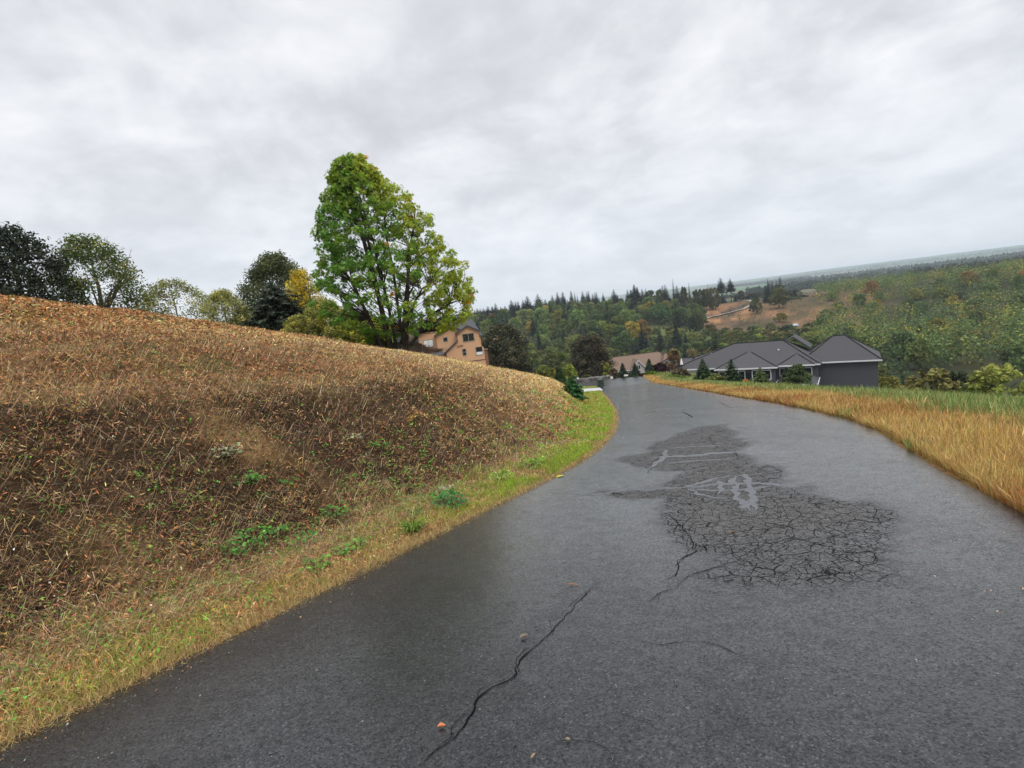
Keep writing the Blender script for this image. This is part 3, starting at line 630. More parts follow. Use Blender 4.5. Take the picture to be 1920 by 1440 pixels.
# ------------------------------------------------------------------ trees
def crown_leaves(mb, centres, rad, per, size, cols, q, shape='diamond', flat=.6, upb=.5, out=None):
    n_ = len(centres); P = np.repeat(centres, per, 0); rr = np.repeat(np.broadcast_to(rad, (n_,)), per)
    d = unit(len(P), q)*(q.uniform(0, 1, len(P))**.45)[:, None]; P = P+d*rr[:, None]*[1, 1, flat]
    Nn = d*.8+unit(len(P), q)*.7+[0, 0, upb]
    add_leaves(mb, P, Nn, size*q.uniform(.65, 1.35, len(P)), jitter(np.repeat(cols, per, 0), q, .22), shape, q)

# the big maple on the hill
D0 = 30.0
b0 = at(745, 662, D0); base = np.array([b0[0], b0[1], gz1(b0[0], b0[1])])
rad_ = b0[:2]/np.hypot(*b0[:2]); ex = np.array([rad_[1], -rad_[0], 0]); ey = np.array([rad_[0], rad_[1], 0])
def loc2(px, py):
    """where the sight line of a pixel crosses the upright plane through the trunk: sideways, height"""
    d = ray(px, py); o = np.array([0, 0, EYE]); t_ = (b0[:2]@rad_)/(d[:2]@rad_); p = o+d*t_-base
    return p@ex, p[2]
Lf = np.array([loc2(*p) for p in [(634, 299), (620, 320), (608, 352), (604, 385), (596, 410), (590, 440), (586, 470), (584, 492), (576, 512), (570, 545), (572, 575), (584, 596), (630, 616), (690, 628)]])
Rt = np.array([loc2(*p) for p in [(684, 304), (708, 322), (722, 338), (748, 352), (768, 362), (772, 385), (805, 402), (818, 425), (838, 452), (855, 476), (874, 492), (884, 520), (894, 545), (892, 570), (888, 594), (858, 614), (805, 630)]])
oL = np.argsort(Lf[:, 1]); oR = np.argsort(Rt[:, 1]); Lf = Lf[oL]; Rt = Rt[oR]
zmin, zmax = .8, max(Lf[-1, 1], Rt[-1, 1])
q = np.random.default_rng(5)
cs = []
while len(cs) < 880:
    z = q.uniform(zmin, zmax); xl = np.interp(z, Lf[:, 1], Lf[:, 0]); xr = np.interp(z, Rt[:, 1], Rt[:, 0]); c = (xl+xr)/2; a_ = max((xr-xl)/2-.02, .15)
    uq = q.uniform(-1, 1); wq = q.uniform(-1, 1)
    e = math.hypot(uq, wq)
    if e > 1 or q.uniform() > .15+.85*e**1.5: continue
    px_ = c+uq*a_; py_ = wq*a_*.85
    if z < 3.6 and abs(px_-.2) < 1.5+.25*z and e < .8 and q.uniform() < .82: continue
    if z < 1.5 and e < .6: continue
    if z > 3 and q.uniform() < .18: continue
    cs.append((px_, py_, z, uq))
cs = np.array(cs)
maple = empty('maple_tree', base)
tag(maple, 'large multi-stemmed green maple turning yellow on the crest of the mown hill', 'tree')
Wd = lambda p: p[..., 0:1]*ex+p[..., 1:2]*ey+p[..., 2:3]*np.array([0, 0, 1.0])
tr = MB(); stems = []
for k in range(12):
    th = k*2.4; bx = np.array([.62*math.cos(th)*(.4+.6*q.uniform()), .45*math.sin(th), -.5])
    tgt = cs[np.argmax((cs[:, 0]-bx[0])*math.cos(th)*.8+(cs[:, 1])*math.sin(th)+cs[:, 2]*q.uniform(.15, .75)+q.normal(0, .7, len(cs)))][:3]
    s_ = np.linspace(0, 1, 9)[:, None]; lift = np.array([0, 0, 1.])
    P = bx*(1-s_)+tgt*s_+np.array([0, 0, .9])*np.sin(s_*np.pi)+q.normal(0, .07, (9, 3))*s_
    stems.append(P); tr.tube(Wd(P), np.linspace(.095+.05*q.uniform(), .02, 9), 7)
tr.tube(Wd(np.array([(0, 0, -.6), (0, 0, .1), (.03, 0, .5)])), [.6, .44, .15], 10)
SP = np.concatenate([s[2:] for s in stems])
for c in cs:
    hd_ = np.hypot(SP[:, 0]-c[0], SP[:, 1]-c[1]); d = np.linalg.norm((SP-c[:3])*[1, 1, 1.1], axis=1)+np.maximum(0, SP[:, 2]-c[2]+.55*hd_)*2.5; a0 = SP[np.argmin(d)]
    mid = (a0+c[:3])/2+q.normal(0, .12, 3); l_ = np.linalg.norm(c[:3]-a0)
    tr.tube(Wd(np.array([a0, mid, c[:3]])), [.011+.005*min(l_, 3), .009+.003*min(l_, 3), .005], 4)
tr.build('trunk', M_bark, maple)
zf = (cs[:, 2]-zmin)/(zmax-zmin); warm = np.clip(.06+.55*sst(-.2, .8, cs[:, 3])+.28*sst(.6, 1, zf)+q.normal(0, .16, len(cs)), 0, 1)
Cc = lerp(np.tile(np.array([.125, .27, .036]), (len(cs), 1)), (.48, .50, .05), warm*.95)
cr = MB(); crown_leaves(cr, Wd(cs[:, :3]), .30, 30, .165, Cc, q, 'maple', .85, .30)
oc = cs[q.choice(len(cs), 22, p=(.2+warm)/np.sum(.2+warm))]; crown_leaves(cr, Wd(oc[:, :3]+q.normal(0, .2, (22, 3))), .15, 6, .19, np.tile(np.array([.55, .27, .03]), (22, 1)), q, 'maple', .8, .3)
cr.build('crown', M_leaf, maple)
# brambles round its foot
def twigs(mb, n, rx, ry, h, q, C, rad=.006, sp=.5):
    for k in range(n):
        th = q.uniform(0, 6.283); a_ = np.sqrt(q.uniform()); p = np.array([rx*a_*math.cos(th), ry*a_*math.sin(th), -.1])
        t2 = th+q.normal(0, 1.3); d = np.array([math.cos(t2)*sp*rx*q.uniform(.2, 1), math.sin(t2)*sp*ry*q.uniform(.2, 1), h*q.uniform(.3, 1)*(1.15-a_)])
        mb.tube([p, p+d*[.4, .4, .75], p+d*[1, 1, .9]], [rad*1.4, rad, rad*.6], 3, np.array(C)*q.uniform(.6, 1.4))

def shrub_mesh(q, w_, d_, h_, n, per, leaf, C, C2=None, mix=.3, crad=.22, core=.25, skew=0.0, pw=.55, mbo=None):
    """bushy mass: clumps through a rounded volume, leafy to the ground"""
    th = q.uniform(0, 6.283, n); z = q.uniform(.04, 1, n)**.9; rr = np.sqrt(q.uniform(core, 1, n))*np.clip(1-z**2.2, .05, 1)**pw
    rr *= .8+.4*vnoise(np.cos(th)*2+5, np.sin(th)*2+z*3, .9, int(q.integers(99)))
    P = np.stack([np.cos(th)*rr*w_/2+skew*z*h_, np.sin(th)*rr*d_/2, z*h_*.95], 1)
    Cc = np.tile(np.array(C, float), (n, 1))
    if C2 is not None: Cc = np.where((q.uniform(size=n) < mix)[:, None], np.array([C2]), Cc)
    Cc = Cc*np.exp(q.normal(0, .28, (n, 1)))
    mb = mbo or MB(); crown_leaves(mb, P, crad*min(w_, h_)*.5, per, leaf, Cc, q, flat=.8, upb=.35)
    return mb
M_bark2 = plain('grey_brown_bark', (.10, .08, .06), .95, .1, .4, 5, .4)
def plant(name, label, cat, px, py_top, d, wpx, seed, C, C2=None, mix=.3, n=120, per=26, leaf=.16, kind='shrub', group=None, lift=.0, core=.25, pw=.55, depth=.9, py_at=None, crad=.22, trunk=.12, skew=0, prof=.85):
    """places a plant on the ground where it stands at distance d, its height taken to the top seen at py_top"""
    p = at(px, py_at or py_top+20, d); g = gz1(p[0], p[1]); top = at(px, py_top, d)[2]; h_ = max(top-g, .4); w_ = wpx*d/F*(1.15 if kind == 'shrub' else 1.0)
    q = np.random.default_rng(seed); e = empty(name, (p[0], p[1], g-.05)); az = math.atan2(p[0], p[1]); e.rotation_euler.z = -az
    ch = h_*(1-lift)
    if kind == 'shrub':
        mb = shrub_mesh(q, w_, w_*depth, ch, n, per, leaf, C, C2, mix, crad, core, skew, pw)
    else:
        mb = conifer_mesh(q, w_, ch, C, n, leaf, prof=prof)
    ob = mb.build('crown' if cat == 'tree' else 'foliage', M_needle if (kind == 'conifer' or 'evergreen' in name or 'dark' in name) else M_leaf, e); ob.location.z = h_*lift
    tb = MB(); tb.tube([(0, 0, -.3), (.02*h_, 0, h_*.45), (skew*h_*.8, 0, h_*(.9 if kind == 'conifer' else .75))], [trunk, trunk*.7, trunk*.15], 6)
    if kind == 'shrub':
        for k in range(9):
            th = q.uniform(0, 6.28); tb.tube([(0, 0, h_*.12*q.uniform(.3, 1.6)), (math.cos(th)*w_*.18, math.sin(th)*w_*.18, h_*.4), (math.cos(th)*w_*.36, math.sin(th)*w_*.36, h_*q.uniform(.45, .85))], [trunk*.5, trunk*.3, trunk*.08], 4)
    tb.build('trunk' if cat == 'tree' else 'stem', M_bark2, e)
    return tag(e, label, cat, group)
def conifer_mesh(q, w_, h_, C, n=26, leaf=.2, bare=.02, prof=1.0, mb=None):
    """whorls of drooping boughs, each bough a fan of needle sprays"""
    mb = mb or MB(); V = []; Nn = []; Cc = []; Sz = []
    lv = max(10, n)
    for i_ in range(lv):
        f = (i_+.5)/lv; z = h_*(bare+(1-bare)*f); rr = w_/2*((1-f)**prof*.98+.012)*q.uniform(.78, 1.12); lf_ = leaf*(.35+.65*min(1, (1-f)*1.8))
        nb = int(5+7*(1-f))
        th0 = q.uniform(0, 6.28)
        for b in range(nb):
            th = th0+b*6.283/nb+q.normal(0, .18); L_ = rr*q.uniform(.5, 1.2); k = max(2, int(L_/(leaf*.42)))
            s_ = np.linspace(.12, 1, k); drp = -.28*L_*s_**1.3+.10*L_*s_**3
            p = np.stack([np.cos(th)*L_*s_, np.sin(th)*L_*s_, z+drp], 1)
            wdt = lf_*.9*(1.15-s_)
            for sgn in (-1, 1, 0):
                o_ = np.stack([-np.sin(th)*wdt*sgn, np.cos(th)*wdt*sgn, -.12*leaf*np.abs(sgn)*np.ones(k)], 1)
                V.append(p+o_+q.normal(0, leaf*.14, (k, 3))); Nn.append(np.tile([math.cos(th)*.35, math.sin(th)*.35, 1.0], (k, 1))+q.normal(0, .35, (k, 3)))
                Cc.append(np.tile(np.array(C)*(.8+.45*s_[:, None]), (1, 1))); Sz.append(np.full(k, lf_))
    V = np.concatenate(V); Sz = np.concatenate(Sz)
    add_leaves(mb, V, np.concatenate(Nn), Sz*q.uniform(.8, 1.5, len(V)), jitter(np.concatenate(Cc), q, .2), r=q)
    return mb

# bushes and trees along the hilltop behind the maple
plant('evergreen_tree', 'dark rounded evergreen tree on the hilltop, left of the maple', 'tree', 522, 524, 44, 124, 21, (.036, .05, .03), n=48, leaf=.27, kind='conifer', prof=.36, py_at=600, trunk=.25)
plant('broadleaf_tree', 'olive green deciduous tree rising behind the dark evergreen', 'tree', 532, 470, 50, 112, 22, (.085, .105, .04), (.13, .15, .05), .3, 340, 50, .19, lift=.2, py_at=600, trunk=.25)
plant('yellow_tree', 'bright golden yellow tree between the evergreen and the maple', 'tree', 574, 500, 46.5, 74, 23, (.58, .43, .035), (.42, .36, .05), .3, 170, 34, .15, py_at=600, trunk=.12)
plant('willow_bush', 'broad olive green willow bush below the golden tree', 'shrub', 614, 558, 42, 104, 24, (.21, .225, .055), (.40, .36, .07), .40, 380, 46, .13, py_at=625, core=.1, trunk=.06)
plant('willow_bush', 'low olive bush at the foot of the dark evergreen', 'shrub', 563, 588, 40.5, 60, 25, (.24, .24, .06), (.38, .34, .07), .3, 110, 36, .12, py_at=625, trunk=.05)
plant('yellow_bush', 'yellow green bush between the willow bush and the maple trunk', 'shrub', 664, 585, 41, 70, 26, (.44, .41, .05), (.2, .27, .05), .3, 240, 40, .13, py_at=640, trunk=.05)
plant('yellow_bush', 'yellow bush partly hidden behind the maple trunk', 'shrub', 704, 592, 40, 60, 27, (.46, .43, .05), (.22, .28, .05), .35, 220, 40, .13, py_at=650, trunk=.05)
plant('pale_bush', 'pale yellow green wispy bush at the left picture edge', 'shrub', 424, 540, 47, 70, 28, (.25, .26, .08), (.40, .39, .11), .4, 260, 36, .12, py_at=605, core=.1, trunk=.05)
plant('pale_bush', 'small grey green bush between the pale wispy bush and the evergreen', 'shrub', 466, 572, 47, 56, 29, (.17, .19, .08), (.34, .34, .1), .3, 200, 36, .12, py_at=605, trunk=.05)
plant('thicket_bush', 'dark brown-green undergrowth at the right of the maple trunk', 'shrub', 768, 640, 30.4, 60, 34, (.10, .085, .05), (.09, .12, .03), .4, 120, 34, .10, py_at=665, trunk=.03)
plant('thicket_bush', 'green bush hugging the left side of the maple trunk', 'shrub', 712, 622, 31, 34, 30, (.08, .13, .03), (.14, .17, .04), .4, 80, 30, .11, py_at=660, trunk=.04)
plant('pale_bush', 'tall hazel bush outside the left picture edge', 'shrub', 330, 520, 50, 110, 31, (.2, .22, .06), (.3, .28, .07), .3, 200, 34, .14, py_at=590, trunk=.08)
plant('broadleaf_tree', 'tall mid green tree far left on the hilltop', 'tree', 190, 440, 52, 130, 32, (.08, .12, .03), (.2, .2, .04), .2, 260, 46, .18, py_at=580, trunk=.2)
plant('evergreen_tree', 'dark evergreen at the far left end of the hilltop', 'tree', 40, 420, 50, 110, 33, (.028, .04, .022), None, 0, 260, 50, .2, py_at=570, trunk=.2)
q = np.random.default_rng(55); bt = MB(); twigs(bt, 900, 1.5, 1.2, .85, q, (.24, .175, .13), .007, .4)
pb = at(775, 668, D0-.8); bb = bt.build('bramble_thicket', M_grass, loc=(pb[0], pb[1], gz1(pb[0], pb[1])))
tag(bb, 'bare brown bramble thicket around the foot of the maple', 'thicket')

# mid-distance trees by the houses
plant('dark_tree', 'broad dark olive tree right of the peach house', 'tree', 943, 606, 122, 84, 41, (.05, .056, .03), (.11, .095, .042), .3, 380, 56, .42, py_at=650, core=.3, pw=.38, trunk=.4)
plant('fir_tree', 'green fir rising behind the broad dark olive tree', 'tree', 931, 574, 135, 90, 42, (.05, .085, .03), None, 0, 34, leaf=.55, kind='conifer', py_at=650, trunk=.3)
plant('dark_tree', 'large dark brown-green cedar standing alone above the road end', 'tree', 1106, 625, 128, 68, 43, (.052, .05, .03), (.085, .075, .04), .35, 420, 56, .40, py_at=670, core=.25, pw=.36, trunk=.4)
for a in [('poplar_tree', 'slim light green tree just right of the broad dark olive tree', 1003, 655, 150, 40, (.10, .145, .05), (.17, .2, .06)),
          ('poplar_tree', 'feathery light green tree in the middle of the three slim trees', 1037, 650, 150, 34, (.11, .15, .055), (.2, .2, .06)),
          ('poplar_tree', 'slim light green tree against the dark cedar, left of it', 1062, 655, 150, 34, (.12, .165, .05), (.2, .22, .06)),
          ('bright_bush', 'bright yellow green bush at the left foot of the dark cedar', 1068, 682, 112, 30, (.24, .28, .045), (.16, .2, .04)),
          ('low_bush', 'green bush peeping over the hill crest left of the pointed hedge shrubs', 1020, 684, 110, 34, (.13, .18, .04), (.25, .25, .05)),
          ('low_bush', 'yellowing bush just left of the pointed hedge shrubs', 1036, 690, 104, 18, (.27, .26, .05), (.14, .18, .04)),
          ('birch_tree', 'light green birch right of the dark cedar', 1143, 660, 165, 22, (.15, .2, .05), (.28, .27, .05)),
          ('birch_tree', 'yellow leaved sapling between the cedar and the brown house', 1139, 678, 118, 14, (.34, .33, .05), (.2, .24, .05)),
          ('low_bush', 'dull green low shrub on the wall below the cedar', 1098, 703, 100, 34, (.09, .11, .04), (.16, .15, .06)),
          ('russet_tree', 'upright russet brown tree between the two houses', 1265, 650, 118, 32, (.23, .13, .055), (.12, .11, .04)),
          ('dark_shrub', 'dark brown-green shrub at the left end of the grey roof', 1276, 690, 92, 36, (.06, .055, .03), (.12, .09, .045)),
          ('purple_tree', 'dark purple leaved plum tree before the brown house', 1238, 680, 100, 30, (.035, .014, .02), (.06, .02, .025)),
          ('brown_shrub', 'thin brownish shrub at the left end of the brown house', 1150, 690, 102, 18, (.16, .11, .07), (.1, .1, .05)),
          ('green_shrub', 'rounded bright green shrub below the right gable', 1221, 696, 94, 28, (.12, .20, .03), (.18, .25, .04)),
          ('dark_shrub', 'dark maroon shrub left of the rounded green shrub', 1206, 700, 94, 14, (.04, .025, .02), None),
          ('green_shrub', 'low dark green hedge shrub below the left gable', 1184, 706, 95, 26, (.045, .08, .025), None),
          ('green_shrub', 'light green bush at the end of the dry grass', 1262, 703, 84, 44, (.13, .20, .04), (.22, .24, .06)),
          ('orange_shrub', 'small orange shrub before the grey house porch', 1397, 711, 74, 18, (.42, .22, .04), None),
          ('gold_spire_tree', 'narrow golden conifer sapling beside the grey roof', 1300, 668, 125, 9, (.36, .36, .03), None),
          ('green_shrub', 'green bush among the grass at the right picture edge', 1496, 682, 62, 40, (.10, .14, .05), (.05, .09, .03)),
          ('low_bush', 'grassy green bush below the leftmost front fir', 1340, 700, 66, 34, (.13, .16, .045), (.24, .22, .08)),
          ('low_bush', 'weedy bush below the second front fir', 1392, 716, 60, 34, (.14, .16, .05), (.3, .27, .1))]:
    h0 = a[4]; plant(a[0], a[1], 'tree' if 'tree' in a[0] else 'shrub', a[2], a[3], a[4], a[5], a[2]+a[3], a[6], a[7], .35, 130, 26, .0024*a[4]+.05, py_at=700, trunk=.08, pw=.45 if 'poplar' in a[0] else .55)
for a in [('small dark green arborvitae, left of a pair above the hill crest', 1046, 686, 100, 13, (.035, .075, .02)), ('small dark green arborvitae, right of a pair above the hill crest', 1054, 690, 99, 12, (.05, .10, .025)),
          ('slim blue green fir before the left gable of the brown house', 1169, 680, 100, 22, (.035, .06, .032)), ('slim blue green fir between the two gables', 1192, 680, 100, 20, (.04, .062, .036)), ('slim blue green fir right of the right gable', 1219, 672, 100, 24, (.04, .065, .038)),
          ('dark fir before the left end of the grey roof', 1319, 671, 74, 50, (.035, .06, .025)), ('narrow topped dark fir before the white window bay', 1372, 672, 72, 46, (.03, .05, .022)),
          ('broad light green fir covering the porch', 1426, 688, 66, 50, (.07, .10, .03)), ('dark fir with reddish tips before the low annex', 1476, 687, 64, 52, (.045, .06, .028)),
          ('tall dark fir standing behind the grey roof', 1346, 617, 165, 70, (.022, .038, .02))]:
    plant('fir_tree', a[0], 'tree', a[1], a[2], a[3], a[4], a[1]+a[2], a[5], n=28, leaf=.0028*a[3]+.12, kind='conifer', py_at=705, trunk=.10)
plant('young_fir', 'small bright dark green fir at the foot of the bank by the verge', 'tree', 1075, 703, 33, 56, 77, (.03, .095, .024), n=26, leaf=.16, prof=.55, kind='conifer', py_at=752, trunk=.05)

# ------------------------------------------------------------------ houses
M_peach = plain('peach_stucco', (.60, .365, .215), .85, .2, .05, 3, .15)
M_trim = plain('brown_trim', (.11, .07, .05), .7, .3, .1, 4)
M_roofp = plain('charcoal_shingle', (.060, .062, .068), .75, .3, .25, 8, .3)
M_roofg = plain('grey_shingle', (.058, .056, .059), .8, .3, .22, 7, .3)
M_roofb = plain('brown_shingle', (.15, .10, .07), .8, .3, .22, 7, .3)
M_white = plain('white_trim', (.74, .74, .74), .5, .4, .05, 3)
M_sage = plain('sage_window_trim', (.28, .27, .21), .6, .3, .05, 3)
M_slate = plain('slate_siding', (.085, .085, .098), .7, .3, .1, 4)
M_cream = plain('pale_wall', (.48, .45, .40), .8, .3, .08, 3)
M_shade_cap = plain('dark_ridge_shade', (.022, .021, .022), .8, .2); M_shade_capb = plain('brown_ridge_shade', (.06, .042, .032), .8, .2)
def shade_caps(roof, V, edges, mt):  # ridge caps added in dark colour to paint shading between the roof planes
    mb = MB()
    for a_, b_ in edges: mb.tube([np.array(V[a_])+[0, 0, .03], np.array(V[b_])+[0, 0, .03]], .11, 5)
    mb.build('ridge_shade_cap', mt, roof)
HE = [(0, 4), (3, 4), (1, 5), (2, 5), (4, 5)]
M_glass = plain('window_glass', (.012, .017, .022), .06, .6, .1, 2)
M_blind = plain('white_blind', (.72, .76, .76), .6, .3, .03, 2)
M_brick = plain('red_brick', (.24, .13, .09), .85, .2, .3, 14)
M_stone = plain('grey_stone', (.15, .14, .13), .9, .2, .4, 5, .5)
def prism(mb, ridge, eave, half, y0, y1, over, th, x0, C=(1, 1, 1)):
    """a gable roof of two slabs, ridge along y; x0 is the ridge's x"""
    for sgn in (-1, 1):
        k = (half+over)/half; ez = ridge-(ridge-eave)*k
        a_ = [(x0, y0, ridge), (x0+sgn*(half+over), y0, ez), (x0+sgn*(half+over), y1, ez), (x0, y1, ridge)]
        b_ = [(p[0], p[1], p[2]-th) for p in a_]
        mb.add(a_+b_, [(0, 1, 2, 3), (7, 6, 5, 4), (0, 4, 5, 1), (1, 5, 6, 2), (2, 6, 7, 3), (3, 7, 4, 0)], C)
def gable_wall(mb, x0, half, zb, eave, ridge, y0, y1):
    f = [(x0-half, y0, zb), (x0+half, y0, zb), (x0+half, y0, eave), (x0, y0, ridge), (x0-half, y0, eave)]
    b_ = [(p[0], y1, p[2]) for p in f]
    mb.add(f+b_, [(0, 1, 2, 3, 4)]); mb.add(f+b_, [(9, 8, 7, 6, 5)]); mb.add(f+b_, [(0, 5, 6, 1), (1, 6, 7, 2), (4, 9, 5, 0)])
def window(parent, x, z, w_, h_, y, cols=1, rows=1, fm=None, frame=.09, blind=0, wallward=1, ax='x'):
    """frame standing proud of a wall at y (facing -y) with a pane set inside"""
    f = MB(); t_ = frame; d = .07
    f.box((x-w_/2-t_, y-d, z-h_/2-t_), (x-w_/2, y, z+h_/2+t_)); f.box((x+w_/2, y-d, z-h_/2-t_), (x+w_/2+t_, y, z+h_/2+t_))
    f.box((x-w_/2, y-d, z+h_/2), (x+w_/2, y, z+h_/2+t_)); f.box((x-w_/2, y-d, z-h_/2-t_), (x+w_/2, y, z-h_/2))
    for k in range(1, cols): xx = x-w_/2+w_*k/cols; f.box((xx-t_*.35, y-d+.01, z-h_/2), (xx+t_*.35, y-.002, z+h_/2))
    for k in range(1, rows): zz = z-h_/2+h_*k/rows; f.box((x-w_/2, y-d+.012, zz-t_*.4), (x+w_/2, y-.004, zz+t_*.4))
    wo = f.build('window', fm or M_white, parent)
    g = MB(); g.box((x-w_/2, y-.030, z-h_/2+h_*blind), (x+w_/2, y-.012, z+h_/2)); g.build('pane', M_glass, wo)
    if blind:
        g = MB(); g.box((x-w_/2, y-.034, z-h_/2), (x+w_/2, y-.012, z-h_/2+h_*blind)); g.build('blind', M_blind, wo)
    return wo

# peach two-storey house behind the hill crest
k_ = .0175*105/105
pb = at(911, 682, 105); house = empty('peach_house', (pb[0], pb[1], pb[2]), math.atan2(-pb[0], pb[1])*1.0+R(4))
tag(house, 'peach stucco two-storey house with dark gabled roofs, half hidden by the hill', 'house')
s_ = 1.4
wl = MB()
wl.box((-5.3*s_, 0, -3), (0, 9, 2.2*s_)); gable_wall(wl, -1.95*s_, 1.50*s_, 2.2*s_, 4.70*s_, 5.55*s_, .0, 9)
wl.add([(-5.3*s_, 0, 2.2*s_), (-3.45*s_, 0, 2.2*s_), (-3.45*s_, 0, 3.65*s_), (-5.3*s_, 9, 2.2*s_), (-3.45*s_, 9, 2.2*s_), (-3.45*s_, 9, 3.65*s_)], [(0, 1, 2), (5, 4, 3)])
gable_wall(wl, -4.3*s_, 2.1*s_, -3, 4.75*s_, 5.75*s_, 1.6, 9.6); gable_wall(wl, -6.3*s_, 2.6*s_, -3, 4.95*s_, 6.15*s_, 3.2, 10.4)
wl.build('wall', M_peach, house)
rf = MB(); prism(rf, 5.72*s_, 4.87*s_, 1.50*s_, -.45, 9.2, .32, .30, -1.95*s_); rf.build('roof', M_roofp, house)
rf = MB(); prism(rf, 5.95*s_, 4.92*s_, 2.1*s_, 1.0, 9.8, .35, .32, -4.3*s_); rf.build('roof', M_roofp, house)
rf = MB(); prism(rf, 6.4*s_, 5.15*s_, 2.6*s_, 2.6, 10.6, .4, .32, -6.3*s_); rf.build('roof', M_roofp, house)
rf = MB()   # main roof over the rear, ridge along the front
for (ya, za), (yb_, zb_) in (((5.2, 3.9*s_), (9.6, 6.25*s_)), ((9.6, 6.25*s_), (14.6, 3.8*s_))):
    f4 = [(-9*s_, ya, za), (.35*s_, ya, za), (-.75*s_, yb_, zb_), (-9*s_, yb_, zb_)] if ya < yb_ and za < zb_ else [(-9*s_, ya, za), (-.75*s_, ya, za), (.35*s_, yb_, zb_), (-9*s_, yb_, zb_)]
    lo = [(p[0], p[1], p[2]-.16) for p in f4]; rf.add(f4+lo, [(0, 1, 2, 3), (7, 6, 5, 4), (0, 4, 5, 1), (1, 5, 6, 2), (2, 6, 7, 3), (3, 7, 4, 0)])
rf.add([(.35*s_, 5.2, 3.9*s_), (.35*s_, 14.6, 3.8*s_), (-.75*s_, 9.6, 6.25*s_), (.25*s_, 5.2, 3.75*s_), (.25*s_, 14.6, 3.65*s_), (-.85*s_, 9.6, 6.05*s_)], [(0, 1, 2), (5, 4, 3)])
rf.build('roof', M_roofp, house)
wb = MB(); wb.box((-8.8*s_, 5.6, -3), (-.02, 14.2, 3.7*s_)); wb.build('rear_wall', M_peach, house)
rf = MB(); a_ = [(-3.46*s_, -.5, 3.80*s_), (-5.75*s_, -.5, 2.12*s_), (-5.75*s_, 1.58, 2.12*s_), (-3.46*s_, 1.58, 3.80*s_)]
b_ = [(p[0], p[1], p[2]-.16) for p in a_]; rf.add(a_+b_, [(3, 2, 1, 0), (4, 5, 6, 7), (1, 5, 4, 0), (2, 6, 5, 1), (3, 7, 6, 2), (0, 4, 7, 3)])
a_ = [(-5.75*s_, -.9, 2.12*s_), (-8.6*s_, -.9, 2.0*s_), (-8.6*s_, 3.1, 3.0*s_), (-5.75*s_, 1.58, 2.75*s_)]
b_ = [(p[0], p[1], p[2]-.16) for p in a_]; rf.add(a_+b_, [(3, 2, 1, 0), (4, 5, 6, 7), (1, 5, 4, 0), (2, 6, 5, 1), (3, 7, 6, 2), (0, 4, 7, 3)])
rf.build('porch_roof', M_roofp, house)
tm = MB(); tm.box((-5.35*s_, -.05, .56*s_), (.03, -.003, .68*s_)); tm.build('band', M_trim, house)
tm = MB(); tm.box((-5.42*s_, -.10, -3), (-5.28*s_, .02, 2.15*s_)); tm.build('downpipe', M_trim, house)
tm = MB(); tm.box((.08, .6, -3), (.08+.42*s_, 2.2, 1.9*s_)); tm.box((-.05, .4, 1.9*s_), (.2+.42*s_, 2.4, 2.0*s_)); tm.build('brick_pier', M_brick, house)
for k, (ox, oz) in enumerate([(-3.55, 2.86), (-3.22, 2.92), (-2.98, 2.94)]):
    th = np.linspace(0, 2*np.pi, 13); o = MB(); r_q = .12*s_*(1+.18*np.cos(4*th)); o.tube(np.stack([ox*s_+r_q*np.cos(th), np.full(13, -.05), oz*s_+r_q*np.sin(th)], 1), .035, 5); o.build('wall_ornament', M_trim, house)
window(house, -1.96*s_, 3.98*s_, 1.5*s_, 1.0*s_, 0, 2, 1, M_sage, .13); window(house, -2.78*s_, 2.02*s_, .42*s_, .85*s_, 0, 1, 2, M_sage, .11)
window(house, -.68*s_, 2.0*s_-.1, .85*s_, 1.05*s_, 0, 1, 1, M_sage, .12, blind=.36); window(house, -5.15*s_, 4.05*s_, .5*s_, .5*s_, 1.6, 1, 1, M_sage, .12)
window(house, -7.6*s_, 3.75*s_, 1.3*s_, .95*s_, 3.2, 2, 1, M_sage, .12, blind=.98)

def hip(mb, x0, x1, y0, y1, z, h_, over=.5, th=.18, in0=None, in1=None):
    x0 -= over; x1 += over; y0 -= over; y1 += over; ym = (y0+y1)/2; i0 = (y1-y0)/2 if in0 is None else in0; i1 = (y1-y0)/2 if in1 is None else in1
    V = [(x0, y0, z), (x1, y0, z), (x1, y1, z), (x0, y1, z), (x0+i0, ym, z+h_), (x1-i1, ym, z+h_), (x0, y0, z-th), (x1, y0, z-th), (x1, y1, z-th), (x0, y1, z-th)]
    mb.add(V, [(0, 1, 5, 4), (2, 3, 4, 5)]); mb.add(V, [(1, 2, 5), (3, 0, 4)]); mb.add(V, [(9, 8, 7, 6)]); return V
def fascia(mb, x0, x1, y0, y1, z, over=.5, t_=.2, d=.05):
    x0 -= over; x1 += over; y0 -= over; y1 += over
    mb.box((x0-d, y0-d, z-t_), (x1+d, y0+.02, z+.02)); mb.box((x0-d, y1-.02, z-t_), (x1+d, y1+d, z+.02))
    mb.box((x0-d, y0+.02, z-t_), (x0+.02, y1-.02, z+.02)); mb.box((x1-.02, y0+.02, z-t_), (x1+d, y1-.02, z+.02))

